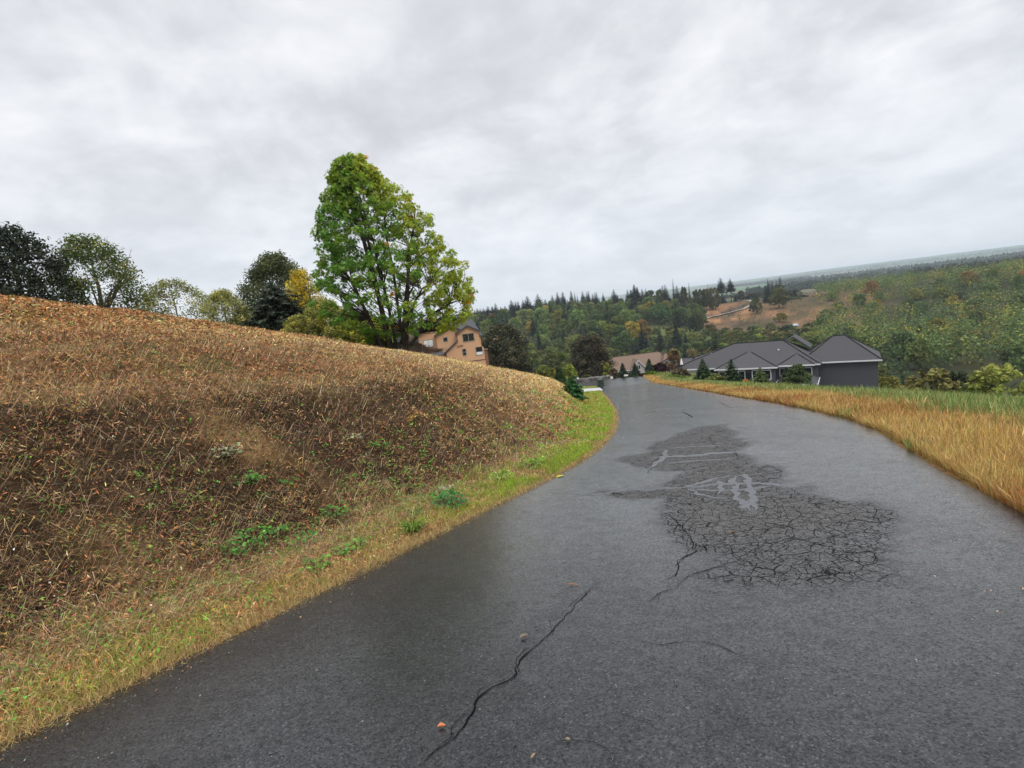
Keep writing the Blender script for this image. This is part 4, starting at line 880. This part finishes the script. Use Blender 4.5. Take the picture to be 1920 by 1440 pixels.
# brown roofed house at the end of the road
pb = at(1142, 700, 150); pr = at(1252, 690, 150); g0 = -22.4
bh = empty('brown_house', (pb[0]-.8, pb[1], g0), 0); W = 20.2; tag(bh, 'long house with brown hipped roof and two white edged gables at the road end', 'house')
wl = MB(); wl.box((0, 0, -3), (W, 11, 3.5)); wl.box((W-5, -2.4, -3), (W-.4, 0, 3.5)); wl.box((-3.4, 1.5, -3), (0, 8, 1.6)); wl.build('wall', M_cream, bh)
rf = MB(); V = hip(rf, 0, W, 0, 11, 3.7, 3.5, .6, .2, 4.0, 4.2); shade_caps(rf.build('roof', M_roofb, bh), V, HE, M_shade_capb)
rf = MB(); V = hip(rf, -3.4, .5, 1.5, 8, 1.8, 3.2, .5, .2, 3.2, .4); shade_caps(rf.build('roof', M_roofb, bh), V, HE, M_shade_capb)
rf = MB(); V = hip(rf, W-5.2, W+.2, -2.4, 8, 3.72, 3.1, .5, .2, 2.9, 2.9); shade_caps(rf.build('roof', M_roofb, bh), V, HE, M_shade_capb)
fm = MB(); fascia(fm, 0, W, 0, 11, 3.7, .6, .18); fm.build('eave_board', M_white, bh)
for gx, hf, ez, rz_ in ((2.0, 1.25, 3.0, 4.5), (8.8, 1.75, 4.2, 6.2)):
    g = MB(); gable_wall(g, gx, hf, -3, ez, rz_, -1.6, 3.0); go = g.build('gable', M_cream, bh)
    r_f = MB(); prism(r_f, rz_+.22, ez+.22, hf, -1.95, 4.6, .35, .16, gx); r_f.build('gable_roof', M_roofb, go)
    e = MB()
    for sgn in (-1, 1):
        kx = (hf+.38)/hf; a0 = np.array([gx, -2.0, rz_+.24]); a1 = np.array([gx+sgn*(hf+.38), -2.0, rz_+.24-(rz_-ez)*kx])
        e.add([a0, a1, a1-[0, 0, .32], a0-[0, 0, .32], a0+[0, .05, 0], a1+[0, .05, 0], a1+[0, .05, -.32], a0+[0, .05, -.32]], [(0, 1, 2, 3), (4, 7, 6, 5), (0, 4, 5, 1), (2, 6, 7, 3), (1, 5, 6, 2)])
    e.build('barge_board', M_white, go)
    window(bh, gx, ez+.15, .9, 1.1, -1.6, 2, 1, M_white, .12)
dr = MB(); dr.box((8.0, -1.68, -2), (9.6, -1.603, 2.6)); dr.build('entrance', M_trim, bh)
for wx, ww in ((4.2, 1.4), (6.2, 1.2), (11.6, 1.6), (13.0, .9)): window(bh, wx, 2.2, ww, 1.5, 0, 2, 1, M_white, .14)
window(bh, W-2.8, 2.1, 2.2, 1.6, -2.4, 2, 1, M_white, .14)

# large grey house below the road
pe = at(1424, 691, 112); gh = empty('grey_house', (pe[0], pe[1], pe[2]-2.75), R(-33)); tag(gh, 'large slate grey house with broad dark hipped roofs and white trim', 'house')
wl = MB(); wl.box((-17, 2.2, -3), (9.5, 14, 2.75)); wl.box((-7.6, .02, -3), (2.6, 2.3, 2.75)); wl.box((-24, 4.5, -3), (-17, 15, .9)); wl.build('wall', M_slate, gh)
rf = MB(); V = hip(rf, -17, 9.5, 2.2, 14, 2.95, 4.1, .6, .2, 12.0, 6.6); shade_caps(rf.build('roof', M_roofg, gh), V, HE, M_shade_cap)
rf = MB(); V = [(-8.2, -.5, 2.97), (3.2, -.5, 2.97), (-2.5, 6.0, 5.5), (-2.5, 9.5, 5.5), (-8.2, 9, 2.97), (3.2, 9, 2.97), (-8.2, -.5, 2.77), (3.2, -.5, 2.77)]
rf.add(V, [(0, 1, 2), ]); rf.add(V, [(0, 2, 3, 4), (1, 5, 3, 2), (6, 7, 1, 0)]); shade_caps(rf.build('front_roof', M_roofg, gh), V, [(0, 2), (1, 2), (2, 3)], M_shade_cap)
rf = MB(); V = hip(rf, -25, -14.5, 4.0, 15, 1.0, 3.4, .6, .2, 5.2, .8); shade_caps(rf.build('side_roof', M_roofg, gh), V, HE, M_shade_cap)
rf = MB(); prism(rf, .6, -1.3, 3.2, -3.2, 6, .5, .2, -15.0); go = rf.build('garage_roof', M_roofg, gh)
g = MB(); gable_wall(g, -15.0, 3.1, -4, -1.45, .40, -2.6, 5); g.build('garage_wall', M_slate, gh)
e = MB()
for sgn in (-1, 1):
    a0 = np.array([-15.0, -3.25, .64]); a1 = np.array([-15.0+sgn*3.75, -3.25, .64-1.9*3.75/3.2])
    e.add([a0, a1, a1-[0, 0, .34], a0-[0, 0, .34], a0+[0, .05, 0], a1+[0, .05, 0], a1+[0, .05, -.34], a0+[0, .05, -.34]], [(0, 1, 2, 3), (4, 7, 6, 5), (0, 4, 5, 1), (2, 6, 7, 3), (1, 5, 6, 2)])
e.build('barge_board', M_white, go)
rf = MB(); V = [(3.0, .9, 2.98), (9.2, .9, 2.98), (6.1, 4.6, 4.7), (6.1, 9, 4.7), (3.0, 8, 2.98), (9.2, 8, 2.98), (3.0, .9, 2.78), (9.2, .9, 2.78)]
rf.add(V, [(0, 1, 2)]); rf.add(V, [(0, 2, 3, 4), (1, 5, 3, 2), (6, 7, 1, 0)]); shade_caps(rf.build('front_roof', M_roofg, gh), V, [(0, 2), (1, 2), (2, 3)], M_shade_cap)
rf = MB(); V = [(-16.5, .6, 2.2), (-9.2, .6, 2.2), (-12.6, 5.0, 4.3), (-12.6, 10, 4.3), (-16.5, 9, 2.2), (-9.2, 9, 2.2), (-16.5, .6, 2.0), (-9.2, .6, 2.0)]
rf.add(V, [(0, 1, 2)]); rf.add(V, [(0, 2, 3, 4), (1, 5, 3, 2), (6, 7, 1, 0)]); shade_caps(rf.build('front_roof', M_roofg, gh), V, [(0, 2), (1, 2), (2, 3)], M_shade_cap)
fm = MB(); fm.box((-16.55, .52, 1.95), (-9.15, .60, 2.22)); fm.box((2.95, .82, 2.73), (9.25, .90, 3.0)); fm.build('eave_board', M_white, gh)
rf = MB(); prism(rf, 7.6, 5.5, 2.6, 9, 14.5, .4, .2, 5.2); rf.build('rear_gable_roof', M_roofg, gh)
wl = MB(); wl.box((9.5, 5.0, -3), (19, 15, 2.6)); wl.build('wing_wall', M_slate, gh); rf = MB(); V = hip(rf, 7.0, 19, 5.0, 15, 2.8, 4.3, .6, .2, 5.6, 5.6); shade_caps(rf.build('wing_roof', M_roofg, gh), V, HE, M_shade_cap); fm = MB(); fm.box((10.2, 4.34, 2.58), (19.65, 4.42, 2.83)); fm.build('eave_board', M_white, gh)
rf = MB(); hip(rf, 3.4, 9.4, -3.4, 3.0, .15, 2.0, .45, .18, 3.0, 3.0); an = rf.build('annex_roof', M_roofg, gh)
g = MB(); g.box((3.5, -3.3, -4), (9.3, 2.15, .0)); g.build('annex_wall', M_slate, gh)
fm = MB(); fascia(fm, 3.4, 9.4, -3.4, 3.0, .15, .45, .2); fm.build('eave_board', M_white, an)
fm = MB(); fm.box((-8.25, -.56, 2.72), (3.25, -.48, 2.99)); fm.box((3.25, 1.54, 2.72), (10.15, 1.62, 2.97)); fm.box((-17.65, 1.54, 2.72), (-8.25, 1.62, 2.97)); fm.build('eave_board', M_white, gh)
fm = MB(); fm.box((-25.65, 3.34, .78), (-13.9, 3.42, 1.02)); fm.build('eave_board', M_white, gh)
for k, x_ in enumerate((-7.2, -5.5, -3.6)): window(gh, x_+.35, 1.45, 1.05, 1.75, .02, 1, 1, M_white, .16)
for x_ in (-.6, 1.2): window(gh, x_, 1.5, 1.3, 1.6, .02, 1, 1, M_white, .16)
for x_ in (4.0, 5.9, 7.9): window(gh, x_, 1.5, 1.35, 1.3, 2.2, 1, 1, M_white, .16)
for x_ in (-10.5,): window(gh, x_, 1.2, 1.4, 1.4, 2.2, 2, 1, M_white, .14)
dm = MB(); dm.box((-2.6, -.06, -.6), (-1.5, .015, 2.0)); dm.build('door', M_glass, gh)
for vx, vy, vz in ((-10.0, 5.8, 5.1), (2.9, 5.4, 5.1), (-19.5, 7.2, 2.4)):
    v_ = MB(); v_.tube([(vx, vy, vz-.6), (vx, vy, vz+.35)], .09, 8); v_.box((vx-.16, vy-.16, vz+.35), (vx+.16, vy+.16, vz+.5)); v_.build('roof_vent', M_white, gh)

# ------------------------------------------------------------------ small things at the road end
M_bin = plain('dark_green_plastic', (.035, .05, .045), .5, .4, .1, 4); M_black = plain('black_rubber', (.012, .012, .012), .7, .3)
def bin_(px, py, d, rz, label, sc=1.0):
    p = at(px, py, d); g = zroad(p[1])+.02 if p[0] > XL(p[1])-.1 else gz1(p[0], p[1])
    e = empty('trash_bin', (p[0], p[1], g), rz); e.scale = (sc, sc, sc); tag(e, label, 'trash bin', 'wheeled bins by the driveway')
    b_ = MB(); lo, hi = .24, .31
    V = [(-lo, -lo, .06), (lo, -lo, .06), (lo, lo, .06), (-lo, lo, .06), (-hi, -hi, .98), (hi, -hi, .98), (hi, hi, .98), (-hi, hi, .98)]
    b_.add(V, [(0, 3, 2, 1), (0, 1, 5, 4), (1, 2, 6, 5), (2, 3, 7, 6), (3, 0, 4, 7)]); b_.box((-.33, -.33, .94), (.33, .33, 1.0)); b_.build('body', M_bin, e)
    l_ = MB(); l_.add([(-.34, -.36, 1.0), (.34, -.36, 1.0), (.34, .34, 1.0), (-.34, .34, 1.0), (-.30, -.3, 1.08), (.30, -.3, 1.08), (.30, .3, 1.10), (-.30, .3, 1.10)], [(0, 1, 5, 4), (1, 2, 6, 5), (2, 3, 7, 6), (3, 0, 4, 7), (4, 5, 6, 7)]); l_.build('lid', M_bin, e)
    h_ = MB(); h_.tube([(-.28, .36, .96), (-.26, .42, 1.0), (.26, .42, 1.0), (.28, .36, .96)], .02, 6); h_.build('handle', M_black, e)
    for sgn in (-1, 1):
        w_ = MB(); w_.tube([(sgn*.25, .27, .11), (sgn*.31, .27, .11)], .11, 12); w_.build('wheel', M_black, e)
bin_(1126, 728, 76, .25, 'dark green wheeled bin at the road edge, the nearer of two', 1.05); bin_(1128.5, 722, 81, -.2, 'second dark wheeled bin, just behind the nearer one', 1.0)
q = np.random.default_rng(88)
def rock(q, sx, sy, sz):
    th, ph = np.meshgrid(np.linspace(0, 2*np.pi, 9)[:-1], np.linspace(.0, np.pi, 6)); V = np.stack([np.cos(th)*np.sin(ph)*sx, np.sin(th)*np.sin(ph)*sy, np.cos(ph)*sz], -1)*(.75+.5*q.uniform(size=th.shape)[..., None]); V[0] = V[0, 0]; V[-1] = V[-1, 0]
    i, j = np.meshgrid(np.arange(5), np.arange(8), indexing='ij'); return V.reshape(-1, 3), np.stack([i*8+j, (i+1)*8+j, (i+1)*8+(j+1) % 8, i*8+(j+1) % 8], -1).reshape(-1, 4)
sw = MB(); p0 = at(1080, 716, 97); p1 = at(1142, 708, 99)
for k in range(46):
    f = k/45; p = p0*(1-f)+p1*f; V, Fq = rock(q, .30, .28, .22)
    for r_w in range(2): sw.add(V*q.uniform(.8, 1.25)+[p[0]+q.normal(0, .05)-p0[0], p[1]+q.normal(0, .08)-p0[1], zroad(p[1])+.15+.32*r_w-zroad(p0[1])], Fq, np.array([1, 1, 1])*q.uniform(.7, 1.3))
tag(sw.build('stone_wall', M_stone, loc=(p0[0], p0[1], zroad(p0[1]))), 'low dark dry stone wall along the far side of the turning circle', 'wall')
for k, (px, py, d, sz, lb) in enumerate([(1166, 711, 100, .50, 'pale boulder at the road end below the left gable'), (1174, 711.5, 99, .42, 'small pale boulder beside the larger one at the road end'), (1146, 711, 99, .40, 'pale boulder near the right end of the stone wall')]):
    p = at(px, py, d); V, Fq = rock(q, sz, sz*.8, sz*.6); b_ = MB(); b_.add(V+[0, 0, sz*.35], Fq); tag(b_.build('boulder', M_cream, loc=(p[0], p[1], max(gz1(p[0], p[1]), zroad(p[1])))), lb, 'boulder', 'pale boulders at the road end')
p = at(1083.5, 715, 92); mbx = empty('mailbox', (p[0], p[1], gz1(p[0], p[1]))); tag(mbx, 'dark mailbox on a post with a white front left of the stone wall', 'mailbox')
b_ = MB(); b_.box((-.06, -.06, -.2), (.06, .06, 1.0)); b_.build('post', M_black, mbx); b_ = MB(); b_.box((-.2, -.3, 1.0), (.2, .3, 1.25)); b_.tube([(0, -.3, 1.25), (0, .3, 1.25)], .2, 12); b_.build('box', M_black, mbx)
b_ = MB(); b_.box((-.17, -.33, 1.02), (.17, -.305, 1.36)); b_.build('door', M_white, mbx)
p = at(1278.5, 690, 105); um = empty('patio_umbrella', (p[0], p[1], gz1(p[0], p[1]))); tag(um, 'closed white patio umbrella showing between the two houses', 'umbrella')
ht = at(1278.5, 671, 105)[2]-gz1(p[0], p[1]); b_ = MB(); b_.tube([(0, 0, 0), (0, 0, ht)], .04, 6); b_.build('pole', M_black, um)
b_ = MB(); b_.tube([(0, 0, ht-1.25), (0, 0, ht-.9), (0, 0, ht-.3), (0, 0, ht)], [.30, .24, .10, .04], 8); b_.build('canopy', M_white, um)

# ------------------------------------------------------------------ the wooded ridge
def broad(seed, h_, w_, n, per, leaf, lift=.14):
    q = np.random.default_rng(seed); mb = MB()
    shrub_mesh(q, w_, w_, h_*(1-lift), n, per, leaf, (1, 1, 1), None, 0, .24, .35, 0, .36, mb)
    for V in mb.V: V[:, 2] += h_*lift
    mb.C = [np.clip(c*q.uniform(.9, 1.1), 0, 3) for c in mb.C]
    mb.tube([(0, 0, -1), (0, 0, h_*.5), (.2, 0, h_*.8)], [.028*h_, .02*h_, .006*h_], 5, (.55, .5, .6))
    for k in range(5):
        th = q.uniform(0, 6.28); mb.tube([(0, 0, h_*.3), (math.cos(th)*w_*.3, math.sin(th)*w_*.3, h_*.65)], [.012*h_, .005*h_], 4, (.55, .5, .6))
    return mb.mesh('broadleaf_tree', M_tint)
def conif(seed, h_, w_, n, leaf, bare=.04, prof=.85):
    q = np.random.default_rng(seed); mb = conifer_mesh(q, w_, h_, (1, 1, 1), n, leaf, bare, prof)
    mb.tube([(0, 0, -1), (0, 0, h_*.97)], [.012*h_+.05, .02], 5, (.8, .6, .5)); return mb.mesh('fir_tree', M_tint)
BR = [broad(200+k, 10, 8.5+k % 3, 70, 26, .85) for k in range(5)]
SC = [broad(230+k, 6, 7.5, 60, 24, .75, .0) for k in range(4)]
CF = [conif(260+k, 20, 7+k, 22, 1.0) for k in range(4)]
CB = [conif(270, 20, 7.5, 15, 1.0, .42, .6), conif(271, 20, 7, 14, 1.0, .45, .55)]
TR = [conif(275, 20, 4.2, 34, .42, .10, .8)]
q = np.random.default_rng(300)
def put(mesh, name, x, y, h_, h0, wsc, col, label, group, cat='tree', z=None):
    o = bpy.data.objects.new(name, mesh); COL.objects.link(o); o.location = (x, y, (gz1(x, y) if z is None else z)-.3); s_ = h_/h0
    o.scale = (s_*wsc, s_*wsc, s_); o.rotation_euler.z = q.uniform(0, 6.28)
    c = np.clip(np.array(col)*np.exp(q.normal(0, .16))*np.exp(q.normal(0, .06, 3)), .004, .8); o.color = (*c, 1); tag(o, label, cat, group); return o
FIR = (.036, .056, .038); 
G_SKY, G_DECK, G_FIR, G_SCR = 'firs along the skyline of the far ridge', 'leafy trees on the wooded slope', 'firs on the wooded slope', 'scrub bushes on the valley floor'
taken = []
z3 = lambda X, Y: (880+X/6, 500+Y/6)
z4 = lambda X, Y: (1180+X/6, 500+Y/6)
for X, Y, w_ in [(30,490,1),(58,485,.9),(85,465,1),(120,470,1),(155,465,1),(205,440,1.2),(255,440,1.1),(290,410,1.1),(350,450,1),(400,440,1.1),(465,370,1.3),(515,385,1),(545,385,1),(600,370,1),(645,330,1.9),(765,305,1.7),(850,365,1.1),(930,320,1.2),(985,285,1.1),(1045,280,1.3),(1140,270,1.1),(1180,280,.8),(1210,310,.8),(1270,275,1.2),(1320,280,.9),(1385,300,1),(1455,330,.8),(1515,350,.8),(1570,345,.9),(1620,250,1.3),(1660,310,.9),(1775,260,1.1),(1810,260,1.2),(1850,195,1.2),(1885,225,1.2)]:
    px, py = z3(X, Y); d = q.uniform(585, 625); p = at(px, py, d); g = gz1(p[0], p[1]); h_ = max(9, p[2]-g)
    put(CF[q.integers(4)] if w_ > .85 else TR[0], 'fir_tree', p[0], p[1], h_, 20, w_*22/h_*1.25, FIR, 'dark fir on the skyline of the wooded ridge', G_SKY)
for X, Y, w_ in [(15,255,1.1),(50,200,1.2),(85,225,1.1),(140,250,1.2),(370,210,1.4),(400,200,1.2),(530,210,1.4),(580,260,1.4)]:
    px, py = z4(X, Y); d = q.uniform(575, 610); p = at(px, py, d); g = gz1(p[0], p[1]); h_ = max(9, p[2]-g)
    put(CF[q.integers(4)], 'fir_tree', p[0], p[1], h_, 20, w_*20/h_*1.35, FIR, 'dark fir on the skyline of the wooded ridge', G_SKY)
for X, Y in [(485,130),(665,170),(880,180)]:
    px, py = z4(X, Y); d = 580; p = at(px, py, d); g = gz1(p[0], p[1]); h_ = p[2]-g
    put(TR[0], 'fir_tree', p[0], p[1], h_, 20, .85, (.06, .065, .05), 'thin sparse topped fir standing above the ridge skyline', 'sparse topped firs above the skyline')
for X, Y, w_, c, lb in [(225,265,18,(.07,.09,.03),'rounded dull green tree on the skyline, between two fir groups'),(330,255,16,(.085,.10,.035),'rounded olive tree on the skyline left of a fir pair'),(610,225,14,(.08,.09,.035),'olive topped tree beside the sparse topped firs'),(770,255,20,(.06,.085,.03),'dark green rounded tree near the right end of the ridge'),(850,250,18,(.11,.12,.04),'olive yellow tree on the ridge end, left of its twin'),(930,240,22,(.115,.115,.04),'olive yellow tree at the very end of the wooded ridge')]:
    px, py = z4(X, Y); d = q.uniform(545, 570); p = at(px, py, d); g = gz1(p[0], p[1]); h_ = max(6, p[2]-g)
    put(BR[q.integers(5)], 'broadleaf_tree', p[0], p[1], h_, 10, w_*d/F/(8.5*h_/10), c, lb, 'rounded trees on the skyline')
# two pines and company on the bare hill
for X, Y, k, lb in [(1022,122,0,'tall bare trunked pine on the bare hill, left of two'),(1130,128,1,'tall bare trunked pine on the bare hill, right of two')]:
    px, py = z4(X, Y); d = 602; p = at(px, py, d); g = gz1(p[0], p[1]); put(CB[k], 'pine_tree', p[0], p[1], p[2]-g, 20, 1.15, (.035, .05, .035), lb, None)
for X, Y, d, w_, c, lb, kind in [(1050,290,604,11,FIR,'small dark fir at the foot of the left pine',1),(1190,298,602,8,FIR,'little dark fir right of the pines',1),(1250,265,605,12,(.10,.085,.05),'brownish rounded tree on the bare hilltop',0),(1310,330,606,14,(.05,.06,.035),'low dark bush on the bare hilltop',0),
        (1380,295,612,26,(.09,.09,.05),'dull brown tree behind the hilltop bend',0),(1440,290,612,22,(.075,.09,.045),'dull green tree behind the hilltop bend',0),(1555,135,560,13,FIR,'tall fir in the right hand clump, first from the left',1),(1530,200,565,12,FIR,'shorter fir at the left of the right hand clump',1),(1605,165,566,12,FIR,'mid fir inside the right hand clump',1),(1650,150,562,13,FIR,'fir next to the tallest one in the right hand clump',1),(1692,108,558,19,FIR,'tallest dark fir in the right hand clump',1),(1735,200,560,12,FIR,'fir on the right flank of the right hand clump',1),
        (1672,230,520,30,(.115,.125,.035),'large olive rounded tree before the right hand fir clump',0),(1418,350,505,17,(.085,.11,.035),'slim olive tree beside the gravel track',0),(1700,515,455,16,(.20,.21,.03),'round yellow green bush on the brown clearing',0),(1815,260,600,30,(.05,.07,.045),'hazy dark tree at the right of the fir clump',0),(1900,330,590,32,(.07,.09,.035),'green tree at the right picture edge on the hill',0),(1860,350,570,22,(.11,.14,.04),'light green bush at the right picture edge',0),
        (700,560,420,16,(.03,.05,.025),'dark tree at the lower left corner of the clearing',0),(775,510,425,16,(.11,.12,.045),'pale olive tree at the lower left corner of the clearing',0)]:
    px, py = z4(X, Y); p = at(px, py, d); g = gz1(p[0], p[1]); h_ = max(2.2, p[2]-g); w_m = w_*d/F
    if kind: put(CF[q.integers(4)], 'fir_tree', p[0], p[1], h_, 20, max(w_m/(8*h_/20), .6), c, lb, None)
    else: put(BR[q.integers(5)], 'broadleaf_tree', p[0], p[1], h_, 10, w_m/(8.5*h_/10), c, lb, None)
def scatter(n, px0, px1, r0_, r1_, sep, fn, tries=40):
    got = []; k = 0
    while len(got) < n and k < n*tries:
        k += 1; px = q.uniform(px0, px1); r = math.sqrt(q.uniform(r0_**2, r1_**2)); az = pxaz(px, 620); p = (math.sin(az)*r, math.cos(az)*r)
        if any((p[0]-t[0])**2+(p[1]-t[1])**2 < (sep*t[2])**2 for t in taken): continue
        if fn(px, r): taken.append((p[0], p[1], 1.0)); got.append((p[0], p[1], px, r))
    return got
DEC = [(.125, .18, .055), (.155, .21, .06), (.09, .14, .05), (.25, .26, .065), (.38, .345, .06), (.30, .18, .06), (.21, .28, .08)]
PW = [.27, .24, .2, .12, .08, .03, .06]
for x, y, px, r in scatter(205, 700, 1345, 330, 610, 10.5, lambda px, r: not (px > 1205 and r < 455) and not (px > 1318 and r < 560)):
    put(BR[q.integers(5)], 'broadleaf_tree', x, y, q.uniform(10, 16) if r < 530 else q.uniform(7, 10.5), 10, q.uniform(.85, 1.1), DEC[q.choice(7, p=PW)], 'leafy autumn tree in the woods on the far slope', G_DECK)
for x, y, px, r in scatter(84, 700, 1300, 250, 600, 8, lambda px, r: not (px > 1205 and 385 < r < 455)):
    put(CF[q.integers(4)], 'fir_tree', x, y, q.uniform(12, 21), 20, q.uniform(.9, 1.3), FIR, 'dark fir among leafy trees on the far slope', G_FIR)
LOW = [(.155, .185, .058), (.11, .15, .05), (.21, .25, .065), (.23, .19, .07), (.31, .32, .065), (.075, .11, .048)]
for x, y, px, r in scatter(95, 1195, 1560, 290, 424, 6.2, lambda px, r: True):
    put(SC[q.integers(4)], 'scrub_bush', x, y, q.uniform(4.5, 7.5), 6, q.uniform(.9, 1.25), LOW[q.choice(6, p=[.26, .26, .14, .12, .08, .14])], 'scrubby leafy bush on the valley floor', G_SCR, 'bush')
for x, y, px, r in scatter(135, 960, 1640, 180, 400, 7.0, lambda px, r: True):
    put(SC[q.integers(4)], 'scrub_bush', x, y, q.uniform(4.5, 8), 6, q.uniform(.8, 1.2), LOW[q.choice(6, p=[.26, .26, .14, .12, .08, .14])], 'scrubby leafy bush on the valley floor', G_SCR, 'bush')
for x, y, px, r in scatter(26, 1600, 2150, 55, 200, 9, lambda px, r: True):
    put(SC[q.integers(4)], 'scrub_bush', x, y, q.uniform(2.5, 5), 6, q.uniform(.9, 1.3), LOW[q.integers(6)], 'scrubby bush on the near slope beyond the right picture edge', 'scrub beyond the right picture edge', 'bush')
for x, y, px, r in scatter(44, 1540, 2050, 230, 560, 14, lambda px, r: True):
    put(BR[q.integers(5)], 'broadleaf_tree', x, y, q.uniform(8, 13), 10, q.uniform(.8, 1.1), DEC[q.choice(7, p=PW)], 'leafy tree on the hillside beyond the right picture edge', 'trees beyond the right picture edge')

for x, y, px, r in scatter(22, 1225, 1340, 400, 450, 6, lambda px, r: True):
    put(SC[q.integers(4)], 'meadow_bush', x, y, q.uniform(1.5, 3), 6, q.uniform(1, 1.5), [(.11, .15, .045), (.16, .16, .05), (.08, .12, .04)][q.integers(3)], 'low green bush on the small meadow below the woods', 'low bushes on the small meadow', 'bush')
# gravel track over the bare hill, hoop greenhouse
M_gravel = plain('pale_gravel', (.27, .245, .215), .9, .2, .2, .8)
tp = []
for px, r in [(1322, 505), (1338, 515), (1352, 522), (1375, 530), (1395, 540), (1409, 556), (1412, 572), (1406, 588), (1396, 598), (1380, 606)]:
    az = pxaz(px, 575); tp.append((math.sin(az)*r, math.cos(az)*r))
tp = np.array(tp); kk = np.linspace(0, len(tp)-1, 60); tx = np.interp(kk, np.arange(len(tp)), tp[:, 0]); ty = np.interp(kk, np.arange(len(tp)), tp[:, 1]); gx_, gy_ = np.gradient(tx), np.gradient(ty); l_ = np.hypot(gx_, gy_)
a_ = np.stack([tx-gy_/l_*1.7, ty+gx_/l_*1.7], 1); b_ = np.stack([tx+gy_/l_*1.7, ty-gx_/l_*1.7], 1); zz = np.maximum(gz(a_[:, 0], a_[:, 1]), gz(b_[:, 0], b_[:, 1]))+.45
mb = MB(); k = np.arange(59); mb.add(np.vstack([np.column_stack([a_, zz]), np.column_stack([b_, zz])]), np.stack([k+60, k+61, k+1, k], 1)); mb.build('gravel_track', M_gravel)['kind'] = 'structure'
p = at(1487, 612, 432); M_poly = plain('greenhouse_film', (.34, .38, .43), .35, .5, .05, .5)
th = np.linspace(0, np.pi, 11); g = MB(); n_ = 5
V = np.array([[(-3+6*0)+2*math.cos(a)*1.0, -4+8*k/(n_-1), 1.9*math.sin(a)] for k in range(n_) for a in th]); V[:, 0] += 3
i, j = np.meshgrid(np.arange(n_-1), np.arange(10), indexing='ij'); g.add(V, np.stack([i*11+j, i*11+j+1, (i+1)*11+j+1, (i+1)*11+j], -1).reshape(-1, 4)); g.add(V[:11], [list(range(11))]); g.add(V[-11:], [list(range(10, -1, -1))])
tag(g.build('greenhouse', M_poly, loc=(p[0], p[1], gz1(p[0], p[1])), rz=R(-60)), 'pale hoop greenhouse at the foot of the bare hill, right picture edge', 'greenhouse')
# far woods on the plain: a mass nobody could count
def woods(name, bands, label):
    mb = MB()
    for px0, px1, r_a, r_b, n, h_ in bands:
        px = q.uniform(px0, px1, n); r = q.uniform(r_a, r_b, n); az = np.array([pxaz(v, 530) for v in px]); x = np.sin(az)*r; y = np.cos(az)*r
        hh = h_*q.uniform(.6, 1.15, n); z = gz(x, y)
        for f in (.15, .4, .65, .9):
            P = np.stack([x, y, z+hh*f], 1)+q.normal(0, 1, (n, 3))*[h_*.2, h_*.2, 1]
            add_leaves(mb, P, unit(n, q)+[0, 0, .5], h_*.75*q.uniform(.6, 1.2, n)*(1.15-f*.5), jitter(np.tile((.035, .05, .028), (n, 1)), q, .3), r=q)
    tag(mb.build(name, M_grass), label, 'woods', kind='stuff')
woods('far_woods', [(1330, 1520, 4300, 4700, 900, 20), (1330, 2000, 6500, 7200, 900, 22), (1400, 1530, 1250, 1450, 500, 14), (1480, 2000, 1500, 1800, 900, 16), (1440, 2000, 2600, 2900, 900, 18), (1300, 1400, 1150, 1230, 160, 9), (1700, 2200, 900, 1100, 900, 14)], 'hazy dark woods and hedgerows on the far plain')
mass = MB(); n = 2200; px = q.uniform(1530, 2250, n); r = np.sqrt(q.uniform(230**2, 700**2, n)); az = np.array([pxaz(v, 560) for v in px]); x = np.sin(az)*r; y = np.cos(az)*r
ok = fbm(x, y, 60, 401) > .40; x, y = x[ok], y[ok]; n = len(x); hh = q.uniform(7, 14, n); cc_ = np.array(DEC)[q.choice(7, n, p=PW)]*.9
crown_leaves(mass, np.stack([x, y, gz(x, y)+hh*.55], 1), hh*.46, 46, 1.15, cc_, q, flat=1.05, upb=.35)
tag(mass.build('woodland', M_grass), 'mixed autumn woodland massed on the slopes beyond the grey house', 'woods', kind='stuff')
wood = MB()
for b_ in range(3):
    n = 9000; px = q.uniform(*[(690, 1320), (900, 1700), (1335, 1620)][b_], n); r = q.uniform(*[(340, 620), (190, 400), (410, 600)][b_], n); n = n if b_ < 2 else 1300; px, r = px[:n], r[:n]; az = np.array([pxaz(v, 620) for v in px]); x = np.sin(az)*r; y = np.cos(az)*r
    ok = ~((px > 1205) & (r > 385) & (r < 455)); x, y = x[ok], y[ok]; n = len(x)
    hh = q.uniform(.2, 1, n)**1.5*(6, 3, .9)[b_]
    add_leaves(wood, np.stack([x, y, gz(x, y)+hh], 1), unit(n, q)+[0, 0, .8], q.uniform(1.2, 2.4, n)*(1, 1, .6)[b_], jitter(np.tile([(.055, .08, .03), (.055, .08, .03), (.10, .085, .04)][b_], (n, 1)), q, .4), r=q)
tag(wood.build('undergrowth', M_grass), 'green undergrowth between the trees of the far slope and clearing', 'undergrowth', kind='stuff')

# ------------------------------------------------------------------ haze
hz_m = bpy.data.materials.new('haze_air'); hz_m.use_nodes = True; t = NT(hz_m.node_tree)
pv = t.n('ShaderNodeVolumePrincipled'); pv.inputs['Color'].default_value = (.78, .85, .97, 1); pv.inputs['Density'].default_value = .00012; pv.inputs['Anisotropy'].default_value = .2
ho = t.n('ShaderNodeOutputMaterial'); t.t.links.new(pv.outputs[0], ho.inputs['Volume'])
mb = MB(); mb.box((-9100, -9100, -70), (9100, 9100, 75)); hz_o = mb.build('haze', hz_m); tag(hz_o, 'thin pale haze over the distant plain', 'haze', kind='stuff')
